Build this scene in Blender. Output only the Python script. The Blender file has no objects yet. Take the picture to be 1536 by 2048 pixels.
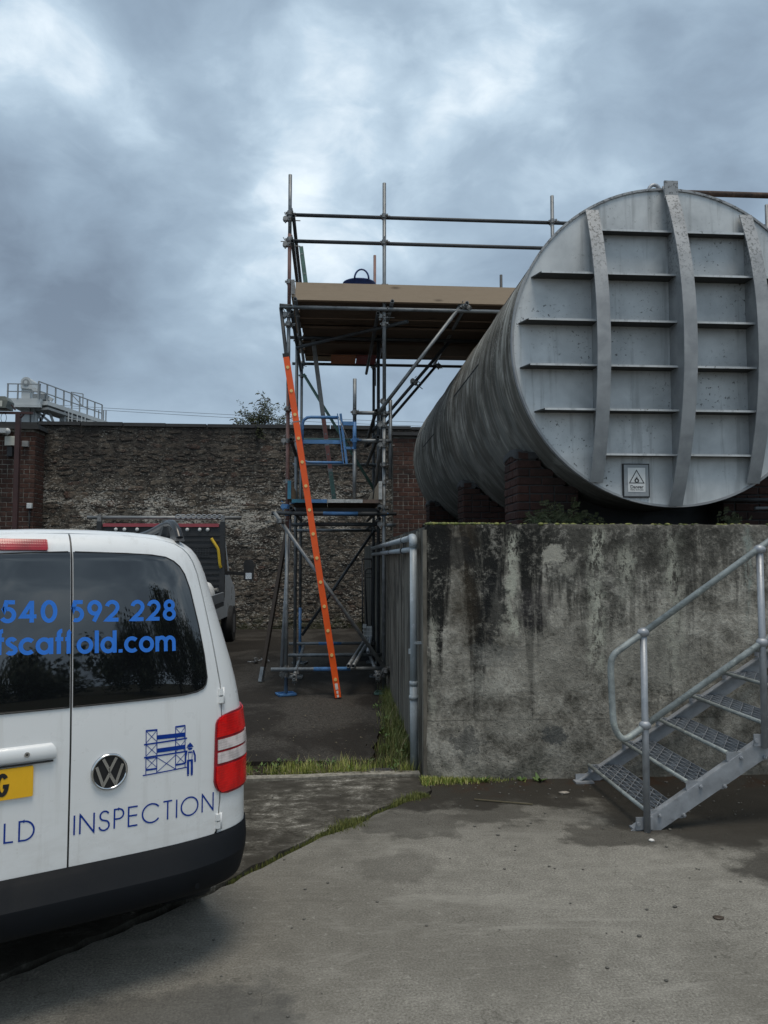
import bpy, bmesh, math, random
from mathutils import Vector, Matrix, noise as mnoise
rnd = random.Random(7)
R = math.radians
scene = bpy.context.scene
col = scene.collection

# ------------------------------------------------------------------ camera
cam_d = bpy.data.cameras.new('camera'); cam = bpy.data.objects.new('camera', cam_d); col.objects.link(cam)
cam_d.sensor_fit = 'VERTICAL'; cam_d.sensor_height = 36.0; cam_d.lens = 36.0 * 1538 / 2048
cam_d.clip_start = 0.05; cam_d.clip_end = 2000
cam.location = (0, 0, 1.7)
cam.rotation_euler = (R(90) + math.atan(93 / 1538), 0, -R(4.0))
scene.camera = cam

# ------------------------------------------------------------------ node helpers
class G:
    def __init__(s, tree):
        s.t = tree; s.n = tree.nodes; s.l = tree.links
        s.n.clear()
    def __call__(s, typ, ins=None, **props):
        nd = s.n.new(typ)
        for k, v in props.items(): setattr(nd, k, v)
        for k, v in (ins or {}).items(): s.put(nd.inputs[k], v)
        return nd
    def put(s, sock, v):
        if isinstance(v, bpy.types.NodeSocket): s.l.new(v, sock)
        else: sock.default_value = v
    def math(s, op, a, b=0.0, clamp=False):
        nd = s('ShaderNodeMath', operation=op); nd.use_clamp = clamp
        s.put(nd.inputs[0], a); s.put(nd.inputs[1], b); return nd.outputs[0]
    def noise(s, vec, scale, detail=6, rough=.6, dist=0.0):
        nd = s('ShaderNodeTexNoise', {'Scale': scale, 'Detail': detail, 'Roughness': rough, 'Distortion': dist})
        if vec is not None: s.l.new(vec, nd.inputs['Vector'])
        return nd.outputs['Fac']
    def vor(s, vec, scale, feature='F1', out='Distance', rnd_=1.0):
        nd = s('ShaderNodeTexVoronoi', {'Scale': scale, 'Randomness': rnd_}, feature=feature)
        s.l.new(vec, nd.inputs['Vector']); return nd.outputs[out]
    def mapr(s, v, a, b, c=0.0, d=1.0, smooth=True):
        nd = s('ShaderNodeMapRange', {'From Min': a, 'From Max': b, 'To Min': c, 'To Max': d})
        nd.interpolation_type = 'SMOOTHSTEP' if smooth else 'LINEAR'
        s.put(nd.inputs['Value'], v); return nd.outputs['Result']
    def ramp(s, fac, stops):
        nd = s('ShaderNodeValToRGB'); e = nd.color_ramp.elements
        while len(e) < len(stops): e.new(.5)
        for el, (p, c) in zip(e, stops):
            el.position = p; el.color = (*c, 1) if len(c) == 3 else c
        s.l.new(fac, nd.inputs[0]); return nd.outputs[0]
    def mix(s, f, a, b, blend='MIX'):
        nd = s('ShaderNodeMix', data_type='RGBA', blend_type=blend)
        s.put(nd.inputs[0], f)
        for i, v in ((6, a), (7, b)):
            s.put(nd.inputs[i], (*v, 1) if isinstance(v, tuple) and len(v) == 3 else v)
        return nd.outputs[2]
    def scale(s, vec, sc, loc=(0, 0, 0), rot=(0, 0, 0)):
        nd = s('ShaderNodeMapping', {'Location': loc, 'Scale': sc, 'Rotation': rot}); s.l.new(vec, nd.inputs['Vector']); return nd.outputs[0]
    def sep(s, vec):
        nd = s('ShaderNodeSeparateXYZ'); s.l.new(vec, nd.inputs[0]); return nd.outputs
    def gauss(s, v, c, w):           # 1 at c falling to 0 at distance w
        d = s.math('ABSOLUTE', s.math('SUBTRACT', v, c)); return s.mapr(d, 0, w, 1, 0)
    def bump(s, h, strength=.3, dist=.02, nrm=None):
        nd = s('ShaderNodeBump', {'Strength': strength, 'Distance': dist, 'Height': h})
        if nrm is not None: s.l.new(nrm, nd.inputs['Normal'])
        return nd.outputs[0]
    def out(s, color, rough=.7, metal=0.0, nrm=None, **kw):
        p = s('ShaderNodeBsdfPrincipled'); s.put(p.inputs['Base Color'], (*color, 1) if isinstance(color, tuple) and len(color) == 3 else color)
        s.put(p.inputs['Roughness'], rough); s.put(p.inputs['Metallic'], metal)
        if nrm is not None: s.l.new(nrm, p.inputs['Normal'])
        for k, v in kw.items(): s.put(p.inputs[k.replace('_', ' ')], v)
        o = s('ShaderNodeOutputMaterial'); s.l.new(p.outputs[0], o.inputs[0]); return p

MATS = {}
def newmat(name):
    m = bpy.data.materials.new(name); m.use_nodes = True; MATS[name] = m
    return m, G(m.node_tree)
def wpos(g): return g('ShaderNodeNewGeometry').outputs['Position']
def opos(g): return g('ShaderNodeTexCoord').outputs['Object']

# ------------------------------------------------------------------ world, sun, exposure
SUN_EL, SUN_AZ = R(72), R(168)        # azimuth clockwise from +Y; behind the camera, to the right
w = bpy.data.worlds.new('World'); scene.world = w; w.use_nodes = True
g = G(w.node_tree)
sky = g('ShaderNodeTexSky', sky_type='NISHITA', sun_disc=False)
sky.sun_elevation = SUN_EL; sky.sun_rotation = SUN_AZ
sky.air_density = 1.5; sky.dust_density = 3.0
d = g('ShaderNodeTexCoord').outputs['Generated']
x, y, z = g.sep(d)
SO = (-19.86, 7.12, -6.48)
dv = g('ShaderNodeCombineXYZ', {0: x, 1: y, 2: g.math('MULTIPLY', z, 1.35)}).outputs[0]
wv = g('ShaderNodeTexNoise', {'Scale': 3.0, 'Detail': 3.0}); g.l.new(dv, wv.inputs['Vector'])
dvw = g('ShaderNodeMix', {'Factor': .10}, data_type='VECTOR'); g.l.new(dv, dvw.inputs[4]); g.l.new(wv.outputs['Color'], dvw.inputs[5]); dvw = dvw.outputs[1]
n1 = g.noise(g.scale(dvw, (1, 1, 1), SO), 2.3, 3, .45, .2)
n2 = g.noise(g.scale(dvw, (1, 1, 1), (SO[0] + 4.3, SO[1], SO[2] + 1.7)), 5.2, 6, .48, .2)
n3 = g.noise(g.scale(dvw, (1, 1, 1.5), (SO[0] + 1.3, SO[1] + 7, SO[2])), 14.0, 7, .6, .4)
cl = g.math('ADD', g.math('ADD', g.math('MULTIPLY', n1, .44), g.math('MULTIPLY', n2, .45)), g.math('MULTIPLY', n3, .11))
cl = g.mapr(cl, .33, .645, 0, 1, False)
cc = g.ramp(cl, [(.0, (.165, .218, .29)), (.36, (.265, .355, .455)), (.56, (.345, .455, .565)), (.72, (.48, .61, .725)), (.92, (.80, .90, .97))])
hz = g.mapr(z, 0.0, .35, 1, 0)
cc = g.mix(g.math('MULTIPLY', hz, .30), cc, (.38, .49, .63))
up10 = g.mix(1.0, cc, (9.6, 9.45, 9.4), 'MULTIPLY')
fin = g.mix(.94, sky.outputs[0], up10)
bg = g('ShaderNodeBackground', {'Color': fin, 'Strength': 0.1})
wo = g('ShaderNodeOutputWorld'); g.l.new(bg.outputs[0], wo.inputs[0])

sd = bpy.data.lights.new('sun', 'SUN'); sun = bpy.data.objects.new('sun', sd); col.objects.link(sun)
sd.energy = 1.5; sd.angle = R(24); sd.color = (1.0, .90, .77)
sdir = Vector((math.sin(SUN_AZ) * math.cos(SUN_EL), math.cos(SUN_AZ) * math.cos(SUN_EL), math.sin(SUN_EL)))
sun.rotation_euler = (-sdir).to_track_quat('-Z', 'Y').to_euler(); sun.location = (6, -10, 20)

vs = scene.view_settings
vs.view_transform = 'Standard'; vs.look = 'None'; vs.exposure = 0.3; vs.gamma = 1.0; vs.use_curve_mapping = False
scene.render.engine = 'CYCLES'; scene.cycles.use_denoising = True; scene.cycles.max_bounces = 6
scene.cycles.sample_clamp_indirect = 4.0

# ------------------------------------------------------------------ mesh helpers
class MB:
    def __init__(s): s.v = []; s.f = []; s.sm = []
    def add(s, vs, fs, smooth=False):
        o = len(s.v); s.v += [tuple(p) for p in vs]; s.f += [tuple(i + o for i in f) for f in fs]; s.sm += [smooth] * len(fs); return s
    def box(s, a, b, M=None):
        x0, y0, z0 = a; x1, y1, z1 = b
        vs = [Vector(p) for p in ((x0,y0,z0),(x1,y0,z0),(x1,y1,z0),(x0,y1,z0),(x0,y0,z1),(x1,y0,z1),(x1,y1,z1),(x0,y1,z1))]
        if M: vs = [M @ p for p in vs]
        return s.add(vs, ((0,3,2,1),(4,5,6,7),(0,1,5,4),(1,2,6,5),(2,3,7,6),(3,0,4,7)))
    def bar(s, a, b, wx, wz, up=(0, 0, 1)):      # rectangular bar from a to b
        a, b = Vector(a), Vector(b); d_ = (b - a).normalized(); u = Vector(up)
        if abs(d_.dot(u)) > .99: u = Vector((0, 1, 0))
        r_ = d_.cross(u).normalized(); u = r_.cross(d_)
        vs = [p + r_ * (sx * wx / 2) + u * (sz * wz / 2) for p in (a, b) for sx, sz in ((-1,-1),(1,-1),(1,1),(-1,1))]
        return s.add(vs, ((3,2,1,0),(4,5,6,7),(0,1,5,4),(1,2,6,5),(2,3,7,6),(3,0,4,7)))
    def ring(s, c, d_, r_, n):
        d_ = Vector(d_).normalized(); u = Vector((0, 0, 1)) if abs(d_.z) < .9 else Vector((1, 0, 0))
        a = d_.cross(u).normalized(); b = d_.cross(a)
        return [Vector(c) + (a * math.cos(2*math.pi*i/n) + b * math.sin(2*math.pi*i/n)) * r_ for i in range(n)]
    def tube(s, a, b, r_, n=12, r2=None, caps=True):
        a, b = Vector(a), Vector(b); d_ = b - a
        A = s.ring(a, d_, r_, n); B = s.ring(b, d_, r2 if r2 is not None else r_, n)
        s.add(A + B, [(i, (i+1) % n, n + (i+1) % n, n + i) for i in range(n)], True)
        if caps: s.add(A, [tuple(range(n))[::-1]]); s.add(B, [tuple(range(n))])
        return s
    def pipe(s, a, b, r_, n=12, hole=.8, depth=.12):   # open-ended hollow tube
        a, b = Vector(a), Vector(b); d_ = (b - a).normalized()
        s.tube(a, b, r_, n, caps=False)
        for e, sg in ((a, 1), (b, -1)):
            O_ = s.ring(e, d_, r_, n); I = s.ring(e, d_, r_*hole, n); D = s.ring(e + d_*sg*depth, d_, r_*hole, n)
            fs = [(i, (i+1)%n, n+(i+1)%n, n+i) for i in range(n)]
            s.add(O_ + I, fs if sg < 0 else [f[::-1] for f in fs])
            s.add(I + D, fs if sg < 0 else [f[::-1] for f in fs], True)
            s.add(D, [tuple(range(n)) if sg < 0 else tuple(range(n))[::-1]])
        return s
    def sweep(s, pts, r_, n=10, caps=True):
        pts = [Vector(p) for p in pts]; rings = []
        prev = None
        for i, p in enumerate(pts):
            t = (pts[min(i+1, len(pts)-1)] - pts[max(i-1, 0)]).normalized()
            if prev is None:
                u = Vector((0,0,1)) if abs(t.z) < .9 else Vector((1,0,0)); a = t.cross(u).normalized()
            else:
                a = (prev - t * prev.dot(t)).normalized()
            prev = a; b = t.cross(a); rr = r_[i] if isinstance(r_, (list, tuple)) else r_
            rings.append([p + (a*math.cos(2*math.pi*k/n) + b*math.sin(2*math.pi*k/n))*rr for k in range(n)])
        vs = [q for rg in rings for q in rg]
        fs = [(i*n+k, i*n+(k+1)%n, (i+1)*n+(k+1)%n, (i+1)*n+k) for i in range(len(pts)-1) for k in range(n)]
        s.add(vs, fs, True)
        if caps: s.add(rings[0], [tuple(range(n))[::-1]]); s.add(rings[-1], [tuple(range(n))])
        return s
    def ball(s, c, r_, n=12, m=8, sc=(1,1,1)):
        vs = []; c = Vector(c)
        for j in range(m+1):
            th = math.pi*j/m
            for i in range(n):
                ph = 2*math.pi*i/n
                vs.append(c + Vector((r_*sc[0]*math.sin(th)*math.cos(ph), r_*sc[1]*math.sin(th)*math.sin(ph), r_*sc[2]*math.cos(th))))
        return s.add(vs, [(j*n+i, (j+1)*n+i, (j+1)*n+(i+1)%n, j*n+(i+1)%n) for j in range(m) for i in range(n)], True)
    def prism(s, poly, y0, y1):         # poly in (x,z), extruded in y
        n = len(poly); A = [Vector((p[0], y0, p[1])) for p in poly]; B = [Vector((p[0], y1, p[1])) for p in poly]
        return s.add(A + B, [tuple(range(n))[::-1] if False else tuple(range(n)), tuple(range(n, 2*n))[::-1]] + [(i, n+i, n+(i+1)%n, (i+1)%n) for i in range(n)])
    def grid(s, rows, smooth=True):
        nr, nc = len(rows), len(rows[0])
        return s.add([p for r_ in rows for p in r_], [(i*nc+j, i*nc+j+1, (i+1)*nc+j+1, (i+1)*nc+j) for i in range(nr-1) for j in range(nc-1)], smooth)
    def mesh(s, name, fix=True):
        me = bpy.data.meshes.new(name); me.from_pydata(s.v, [], s.f)
        me.polygons.foreach_set('use_smooth', s.sm); me.update()
        if fix:
            bm = bmesh.new(); bm.from_mesh(me); bmesh.ops.remove_doubles(bm, verts=bm.verts, dist=1e-5)
            bmesh.ops.recalc_face_normals(bm, faces=bm.faces); bm.to_mesh(me); bm.free()
        return me
    def build(s, name, mat, parent=None, label=None, cat=None, group=None, kind=None, fix=True):
        return link(name, s.mesh(name, fix), mat, parent, label, cat, group, kind)

def frange(a, b, n): return [a + (b - a)*i/(n-1) for i in range(n)]
LOCAL = set()
def tag(o, label=None, cat=None, group=None, kind=None):
    if label: o['label'] = label
    if cat: o['category'] = cat
    if group: o['group'] = group
    if kind: o['kind'] = kind
    return o
def root_of(o):
    while o.parent: o = o.parent
    return o
def link(name, me, mat, parent=None, label=None, cat=None, group=None, kind=None, local=False):
    o = bpy.data.objects.new(name, me); col.objects.link(o)
    if mat and me is not None and not me.materials: me.materials.append(MATS[mat] if isinstance(mat, str) else mat)
    if parent:
        o.parent = parent
        if parent.name not in LOCAL:     # parts are modelled in world coordinates under an unrotated root
            o.matrix_parent_inverse = Matrix.Translation(-Vector(root_of(parent).location)) if parent.parent is None else Matrix.Identity(4)
        else: LOCAL.add(o.name)
    return tag(o, label, cat, group, kind)
def thing(name, label, cat, loc, group=None, rotz=0, local=False):
    o = bpy.data.objects.new(name, None); col.objects.link(o); o.location = loc; o.rotation_euler = (0, 0, rotz)
    o.empty_display_size = .2
    if local: LOCAL.add(o.name)
    return tag(o, label, cat, group)

# ------------------------------------------------------------------ materials
def simple(name, c, rough=.6, metal=0.0, var=.25, sc=6.0, bump=.0, bsc=40.0, stretch=(1,1,1), spots=None, **kw):
    m, g = newmat(name); p = opos(g); ps = g.scale(p, stretch)
    f = g.noise(ps, sc, 6, .62, .3)
    dark = tuple(v*(1-var) for v in c); lite = tuple(min(1, v*(1+var*.7)) for v in c)
    cc = g.ramp(f, [(.3, dark), (.7, lite)])
    if spots:
        (sc2, lo, hi, scol) = spots
        cc = g.mix(g.mapr(g.noise(p, sc2, 7, .7), lo, hi), cc, scol)
    nr = g.bump(g.noise(p, bsc, 5, .6), bump, .01) if bump else None
    rr = g.mapr(f, .3, .7, max(0, rough-.1), min(1, rough+.1))
    g.out(cc, rr, metal, nr, **kw); return m

simple('tube_steel', (.20, .215, .225), .5, .55, .4, 9, .15, 60, spots=(14, .62, .75, (.10, .075, .06)))
simple('tube_rust', (.22, .13, .115), .65, .2, .35, 9, .2, 60)
simple('tube_blue', (.07, .19, .40), .5, .0, .25, 12, .1, 60)
simple('tube_dark', (.06, .065, .07), .6, .3, .4, 9, .2, 60)
simple('tube_green', (.10, .19, .16), .6, .0, .3, 10, .1, 60)
simple('rusty_pipe', (.07, .045, .035), .75, .1, .5, 7, .3, 40, spots=(5, .5, .65, (.16, .10, .07)))
simple('coupler_metal', (.24, .24, .235), .5, .6, .45, 25, .2, 80, spots=(20, .55, .7, (.10, .07, .05)))
simple('galv', (.34, .36, .385), .48, .45, .22, 10, .12, 90, spots=(9, .60, .78, (.20, .205, .21)))
simple('galv_lichen', (.30, .33, .325), .6, .3, .35, 14, .25, 70, spots=(22, .52, .68, (.42, .46, .43)))
simple('pvc_grey', (.33, .375, .405), .45, 0, .2, 5, .08, 40, spots=(12, .58, .7, (.45, .50, .54)))
simple('black_rubber', (.015, .015, .016), .6, 0, .3, 8)
simple('orange_grp', (.86, .105, .008), .42, 0, .12, 5, .05, 40, spots=(9, .64, .8, (.55, .09, .02)))
simple('hatch_orange', (.50, .19, .10), .7, 0, .3, 30, .3, 60)
simple('orange_dark', (.42, .06, .01), .5, 0, .15, 6)
simple('rung_yellow', (.85, .55, .20), .45, .2, .15, 10)
simple('white_sticker', (.72, .70, .66), .5, 0, .25, 60)
simple('alu_stile', (.25, .25, .245), .5, .5, .35, 8, .1, 50)
simple('board_under', (.10, .07, .05), .85, 0, .45, 3, .2, 30, stretch=(.3, 6, 6))
simple('black_gear', (.02, .021, .023), .55, 0, .3, 8, .1, 40)
simple('white_plastic', (.62, .63, .62), .5, 0, .15, 8)
simple('tub_blue', (.02, .05, .17), .4, 0, .15, 6)
simple('coping_dark', (.045, .045, .045), .9, 0, .4, 3, .4, 20)
simple('maroon_steel', (.052, .022, .02), .55, .1, .3, 4, .1, 30)
simple('lamp_grey', (.10, .11, .095), .5, .2, .2, 5)
simple('cream_plastic', (.55, .54, .47), .5, 0, .12, 8)
simple('grey_plastic', (.22, .22, .21), .5, 0, .2, 8)
simple('far_steel', (.46, .49, .50), .7, .0, .15, .8)
simple('far_steel_dark', (.24, .26, .27), .7, .0, .15, .8)
simple('wire_dark', (.10, .12, .14), .6)
simple('truck_white', (.50, .52, .53), .35, 0, .1, 3)
simple('truck_black', (.022, .023, .025), .5, 0, .3, 5, .1, 30)
simple('truck_red', (.33, .06, .075), .5, 0, .15, 5)
simple('truck_glass', (.012, .014, .016), .08, 0, .1, 3)
simple('yellow_paint', (.62, .42, .03), .5, 0, .15, 8)
simple('sign_white', (.70, .71, .70), .55, 0, .12, 14)
simple('sign_black', (.012, .012, .013), .5, 0, .1, 8)
simple('sign_grey', (.30, .32, .335), .5, 0, .2, 14)
simple('debris', (.30, .27, .23), .8, 0, .4, 30)
simple('pebble_grey', (.11, .105, .092), .85, 0, .4, 30)
simple('wet_leaf', (.06, .04, .025), .6, 0, .4, 20)
simple('bark', (.055, .045, .035), .9, 0, .3, 10, .3, 30)
simple('van_bumper_plastic', (.0075, .009, .0115), .62, 0, .2, 5, .08, 260, Specular_IOR_Level=.14)
simple('van_black', (.010, .010, .011), .5, 0, .2, 6)
simple('rail_black', (.022, .024, .027), .35, 0, .15, 6)
simple('chrome', (.62, .63, .64), .16, 1.0, .06, 20)
simple('decal_blue', (.006, .04, .27), .5, 0, .06, 10, Specular_IOR_Level=.15)
simple('decal_sky_blue', (.035, .19, .68), .5, 0, .08, 10, Specular_IOR_Level=.2)
simple('plate_yellow', (.83, .46, .015), .4, 0, .06, 10)
simple('tyre', (.02, .02, .02), .8, 0, .2, 20, .2, 60)
simple('wheel_steel', (.18, .18, .19), .5, .5, .2, 10)

m, g = newmat('van_paint')      # slightly grimy white paint
p = opos(g); z_ = g.sep(p)[2]
gr = g.math('MULTIPLY', g.mapr(z_, .95, .5, 0, 1), g.mapr(g.noise(g.scale(p, (1, 1, 2.5)), 7, 7, .65), .35, .75))
cc = g.mix(g.math('MULTIPLY', gr, .3), (.76, .775, .775), (.46, .44, .40))
cc = g.mix(g.mapr(g.noise(p, 48, 5, .7), .66, .74, 0, .45), cc, (.42, .40, .36))
cc = g.mix(g.mapr(g.noise(g.scale(p, (14, 14, .9)), 1.6, 6, .62), .54, .68, 0, .16), cc, (.40, .385, .35))
g.out(cc, g.mapr(g.noise(p, 12, 5), .3, .7, .26, .36), 0, None, Coat_Weight=.5, Coat_Roughness=.06)

m, g = newmat('van_glass')      # privacy glass
p = opos(g)
g.out((.006, .007, .008), g.mapr(g.noise(p, 9, 5), .4, .8, .015, .05), 0, None, IOR=1.95)

def lens(name, c, alpha=0.0):
    m, g = newmat(name); p = opos(g)
    wv = g('ShaderNodeTexWave', {'Scale': 38.0, 'Distortion': .0}, bands_direction='X'); g.l.new(p, wv.inputs[0])
    w2 = g('ShaderNodeTexWave', {'Scale': 30.0, 'Distortion': .0}, bands_direction='Z'); g.l.new(p, w2.inputs[0])
    f = g.math('MULTIPLY', wv.outputs['Fac'], w2.outputs['Fac'])
    blo = g.noise(p, 16, 2, .5)
    cc = g.mix(g.mapr(blo, .35, .65), tuple(v*.62 for v in c), c)
    cc = g.mix(g.math('MULTIPLY', f, .35), cc, tuple(min(1, v*1.4 + .01) for v in c))
    g.out(cc, .22, 0, g.bump(f, .25, .002), Coat_Weight=.15, Coat_Roughness=.03)
lens('lens_red', (.78, .003, .004)); lens('lens_clear', (.78, .68, .66)); lens('lens_dark_red', (.33, .006, .018))

# timber boards
def timber(name, c1, c2, knots=True, ax='x'):
    m, g = newmat(name); p = opos(g)
    st = (1.2, 16, 16) if ax == 'x' else (16, 1.2, 16)
    gr = g.noise(g.scale(p, st), 3.0, 6, .6, 1.0)
    fine = g.noise(g.scale(p, tuple(v*5 for v in st)), 3.0, 3, .6)
    cc = g.mix(gr, c1, c2); cc = g.mix(g.math('MULTIPLY', fine, .4), cc, tuple(v*.6 for v in c1))
    if knots:
        k = g.vor(g.scale(p, (1.6, 3.0, 5.5) if ax == 'x' else (3, 1.6, 5.5), (.3, 0, .2)), 1.0)
        cc = g.mix(g.mapr(k, .05, .16, .85, 0), cc, (.045, .028, .016))
    rnd_ = g('ShaderNodeObjectInfo').outputs['Random']
    cc = g.mix(g.math('MULTIPLY', rnd_, .3), cc, tuple(v*.55 for v in c2))
    st2 = g.noise(p, 2.2, 5, .6); cc = g.mix(g.mapr(st2, .55, .8, 0, .5), cc, tuple(v*.5 for v in c1))
    g.out(cc, .8, 0, g.bump(gr, .25, .004))
timber('toe_board_wood', (.40, .30, .205), (.52, .40, .285))
timber('deck_wood', (.105, .072, .05), (.17, .12, .085))
timber('end_wood', (.38, .29, .19), (.46, .36, .25), False, 'y')
timber('dark_timber', (.035, .026, .02), (.06, .045, .035), False, 'y')

# bricks
def brickmat(name, cols, lime=.25, dirt=.5):
    m, g = newmat(name); p = wpos(g)
    oi = g('ShaderNodeObjectInfo').outputs['Random']; ri = g('ShaderNodeNewGeometry').outputs['Random Per Island']
    f = g.math('FRACT', g.math('ADD', oi, ri))
    cc = g.ramp(f, [(i / (len(cols)-1), c) for i, c in enumerate(cols)])
    n = g.noise(p, 14, 7, .65); cc = g.mix(g.mapr(n, .35, .7, 0, .55), cc, tuple(v*.45 for v in cols[0]))
    n2 = g.noise(p, 26, 8, .7); cc = g.mix(g.mapr(n2, .62, .74, 0, lime), cc, (.30, .285, .26))
    n3 = g.noise(p, 1.4, 5, .6); cc = g.mix(g.mapr(n3, .42, .68, 0, dirt), cc, (.022, .021, .02))
    g.out(cc, .9, 0, g.bump(g.noise(p, 60, 6, .65), .5, .008), Specular_IOR_Level=0.18)
brickmat('brick_red', [(.075, .036, .027), (.098, .05, .038), (.065, .038, .031), (.11, .06, .046), (.052, .034, .029)])
brickmat('brick_pier', [(.068, .034, .027), (.085, .042, .034), (.055, .03, .026), (.075, .042, .035)], .12, .6)
m, g = newmat('mortar'); p = wpos(g)
cc = g.ramp(g.noise(p, 9, 7, .65), [(.38, (.11, .10, .085)), (.62, (.34, .315, .27))])
cc = g.mix(g.mapr(g.noise(p, 1.1, 5, .6), .46, .62, 0, .6), cc, (.03, .028, .026))
g.out(cc, .95, 0, g.bump(g.noise(p, 50, 6, .6), .5, .01), Specular_IOR_Level=0.18)

# rubble wall: stones, lime patches, soot
def rubble(name, is_stone):
    m, g = newmat(name); p = wpos(g); x, y, z = g.sep(p)
    oi = g('ShaderNodeObjectInfo').outputs['Random']; ri = g('ShaderNodeNewGeometry').outputs['Random Per Island']
    f = g.math('FRACT', g.math('ADD', oi, ri))
    if is_stone:
        cc = g.ramp(f, [(0, (.095, .078, .06)), (.25, (.14, .112, .086)), (.5, (.08, .067, .055)), (.68, (.165, .138, .108)), (.84, (.09, .052, .04)), (1, (.20, .172, .138))])
    else:
        cc = g.ramp(g.noise(p, 5, 7, .65), [(.4, (.05, .044, .037)), (.6, (.145, .128, .106))])
    ps = g.scale(p, (1, 1, 1.9))
    cc = g.mix(g.mapr(g.noise(ps, 8.0, 9, .74, .5), .45, .56, 0, .8), cc, (.022, .020, .018))
    blk = g.noise(g.scale(p, (.9, 1, 1.3), (3.0, 0, 1.0)), 1.5, 5, .6, .4)
    cc = g.mix(g.mapr(blk, .52, .62, 0, .7), cc, (.036, .031, .027))
    cc = g.mix(g.mapr(g.noise(g.scale(p, (1, 1, 1.6), (7.0, 0, 4.0)), 2.2, 6, .6, .5), .56, .63, 0, .7), cc, (.15, .125, .098))
    # flaking limewash: bright crumbs, densest in a band low on the wall
    band = g.math('ADD', g.math('MULTIPLY', g.gauss(z, 2.7, 1.3), .8), g.math('MULTIPLY', g.mapr(z, 2.4, 0.3), .35))
    big = g.mapr(g.noise(g.scale(p, (.8, 1, 1.7)), 1.3, 5, .6, .4), .42, .58)
    th = g.math('MULTIPLY', g.math('ADD', g.math('MULTIPLY', band, big), .22), 1.0)
    crumbs = g.noise(g.scale(p, (1, 1, 2.3)), 17, 9, .74, .6)
    lm = g.mapr(g.math('ADD', crumbs, g.math('MULTIPLY', th, .15)), .605, .655, 0, .9)
    cc = g.mix(lm, cc, (.46, .43, .375))
    # damp soot under the coping, brown wash lower left
    top = g.math('MULTIPLY', g.mapr(z, 3.1, 4.7), g.mapr(g.noise(g.scale(p, (1.6, 1, .35)), 1.5, 5, .6), .3, .62))
    cc = g.mix(g.math('MULTIPLY', top, .72), cc, (.030, .027, .025))
    gm = g.math('MULTIPLY', g.mapr(z, .5, .05), g.mapr(g.noise(p, 4, 5), .4, .6))
    cc = g.mix(g.math('MULTIPLY', gm, .7), cc, (.035, .04, .015))
    ps2 = g.scale(p, (1, 1, 1.25)); h = g.math('ADD', g.noise(ps2, 18, 9, .72, .3), g.math('MULTIPLY', g.noise(ps2, 5, 4, .6), .6))
    g.out(cc, .95, 0, g.bump(h, .6, .04), Specular_IOR_Level=0.18)
rubble('rubble_stone', True); rubble('rubble_mortar', False)

# stained shuttered concrete of the bund
m, g = newmat('stained_concrete'); p = wpos(g); x, y, z = g.sep(p)
wob = g.math('MULTIPLY', g.math('SUBTRACT', g.noise(p, 4.5, 7, .66), .5), .34)
xw = g.math('ADD', x, wob)
mott = g.noise(p, 6.5, 9, .68, .4); fine = g.noise(p, 38, 8, .72)
m3 = g.noise(p, 2.4, 6, .62, .6)
base = g.ramp(g.mapr(g.math('ADD', g.math('ADD', g.math('MULTIPLY', mott, .34), g.math('MULTIPLY', fine, .24)), g.math('MULTIPLY', m3, .42)), .40, .60, 0, 1, False), [(.0, (.075, .070, .058)), (.32, (.175, .166, .142)), (.6, (.29, .276, .238)), (.95, (.46, .44, .385))])
streak = g.noise(g.scale(p, (5.5, 5.5, .55)), 1.0, 7, .66, .5)
hi = g.mapr(g.math('ADD', z, g.math('MULTIPLY', g.math('SUBTRACT', streak, .5), 5.0)), 1.02, 1.66)
leftd = g.mapr(xw, 2.15, 1.45, .66, 1.0)
alg = g.math('MULTIPLY', g.math('MULTIPLY', hi, leftd), g.mapr(g.math('ADD', g.math('MULTIPLY', mott, .5), g.math('MULTIPLY', fine, .5)), .62, .50, .45, 1))
cc = g.mix(g.math('MULTIPLY', alg, .97), base, (.012, .0125, .012))
brown = g.math('MULTIPLY', g.gauss(xw, 1.04, .16), g.mapr(z, .6, 1.4))
cc = g.mix(g.math('MULTIPLY', brown, .55), cc, (.055, .042, .028))
low = g.math('MULTIPLY', g.mapr(z, .42, .0), g.mapr(g.noise(p, 3, 6, .65), .42, .58)); cc = g.mix(g.math('MULTIPLY', low, .6), cc, (.085, .088, .076))
jl = g.math('MULTIPLY', g.gauss(g.math('ADD', z, g.math('MULTIPLY', wob, .05)), .452, .007), g.mapr(g.noise(p, 6, 5, .6), .38, .55)); cc = g.mix(g.math('MULTIPLY', jl, .7), cc, (.03, .03, .026))
def limestreak(c, xc, wd, z0, z1, amt, colr=(.43, .43, .36)):
    f1 = g.gauss(g.math('ADD', x, g.math('MULTIPLY', wob, .45)), xc, wd)
    rag = g.math('MULTIPLY', g.mapr(g.noise(g.scale(p, (7, 7, 3.2)), 2.5, 9, .78), .45, .53), g.mapr(g.noise(g.scale(p, (2, 2, 1.6)), 2.0, 4, .6), .36, .54, .15, 1))
    zr = g.math('MULTIPLY', g.mapr(z, z0, z0 + .25), g.mapr(z, z1 + .03, z1 - .12))
    return g.mix(g.math('MULTIPLY', g.math('MULTIPLY', g.math('MULTIPLY', f1, rag), zr), amt), c, colr)
cc = limestreak(cc, 1.425, .075, .95, 1.93, 1.25); cc = limestreak(cc, 2.10, .11, .7, 1.97, 1.1)
cc = limestreak(cc, 2.72, .13, .6, 1.97, .8); cc = limestreak(cc, 1.33, .05, .95, 1.3, .5); cc = limestreak(cc, .80, .05, .2, 1.3, .6)
cc = limestreak(cc, 3.34, .05, 1.0, 1.98, 1.3, (.27, .30, .27)); cc = limestreak(cc, 2.35, .14, 1.2, 1.85, .75)
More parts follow.
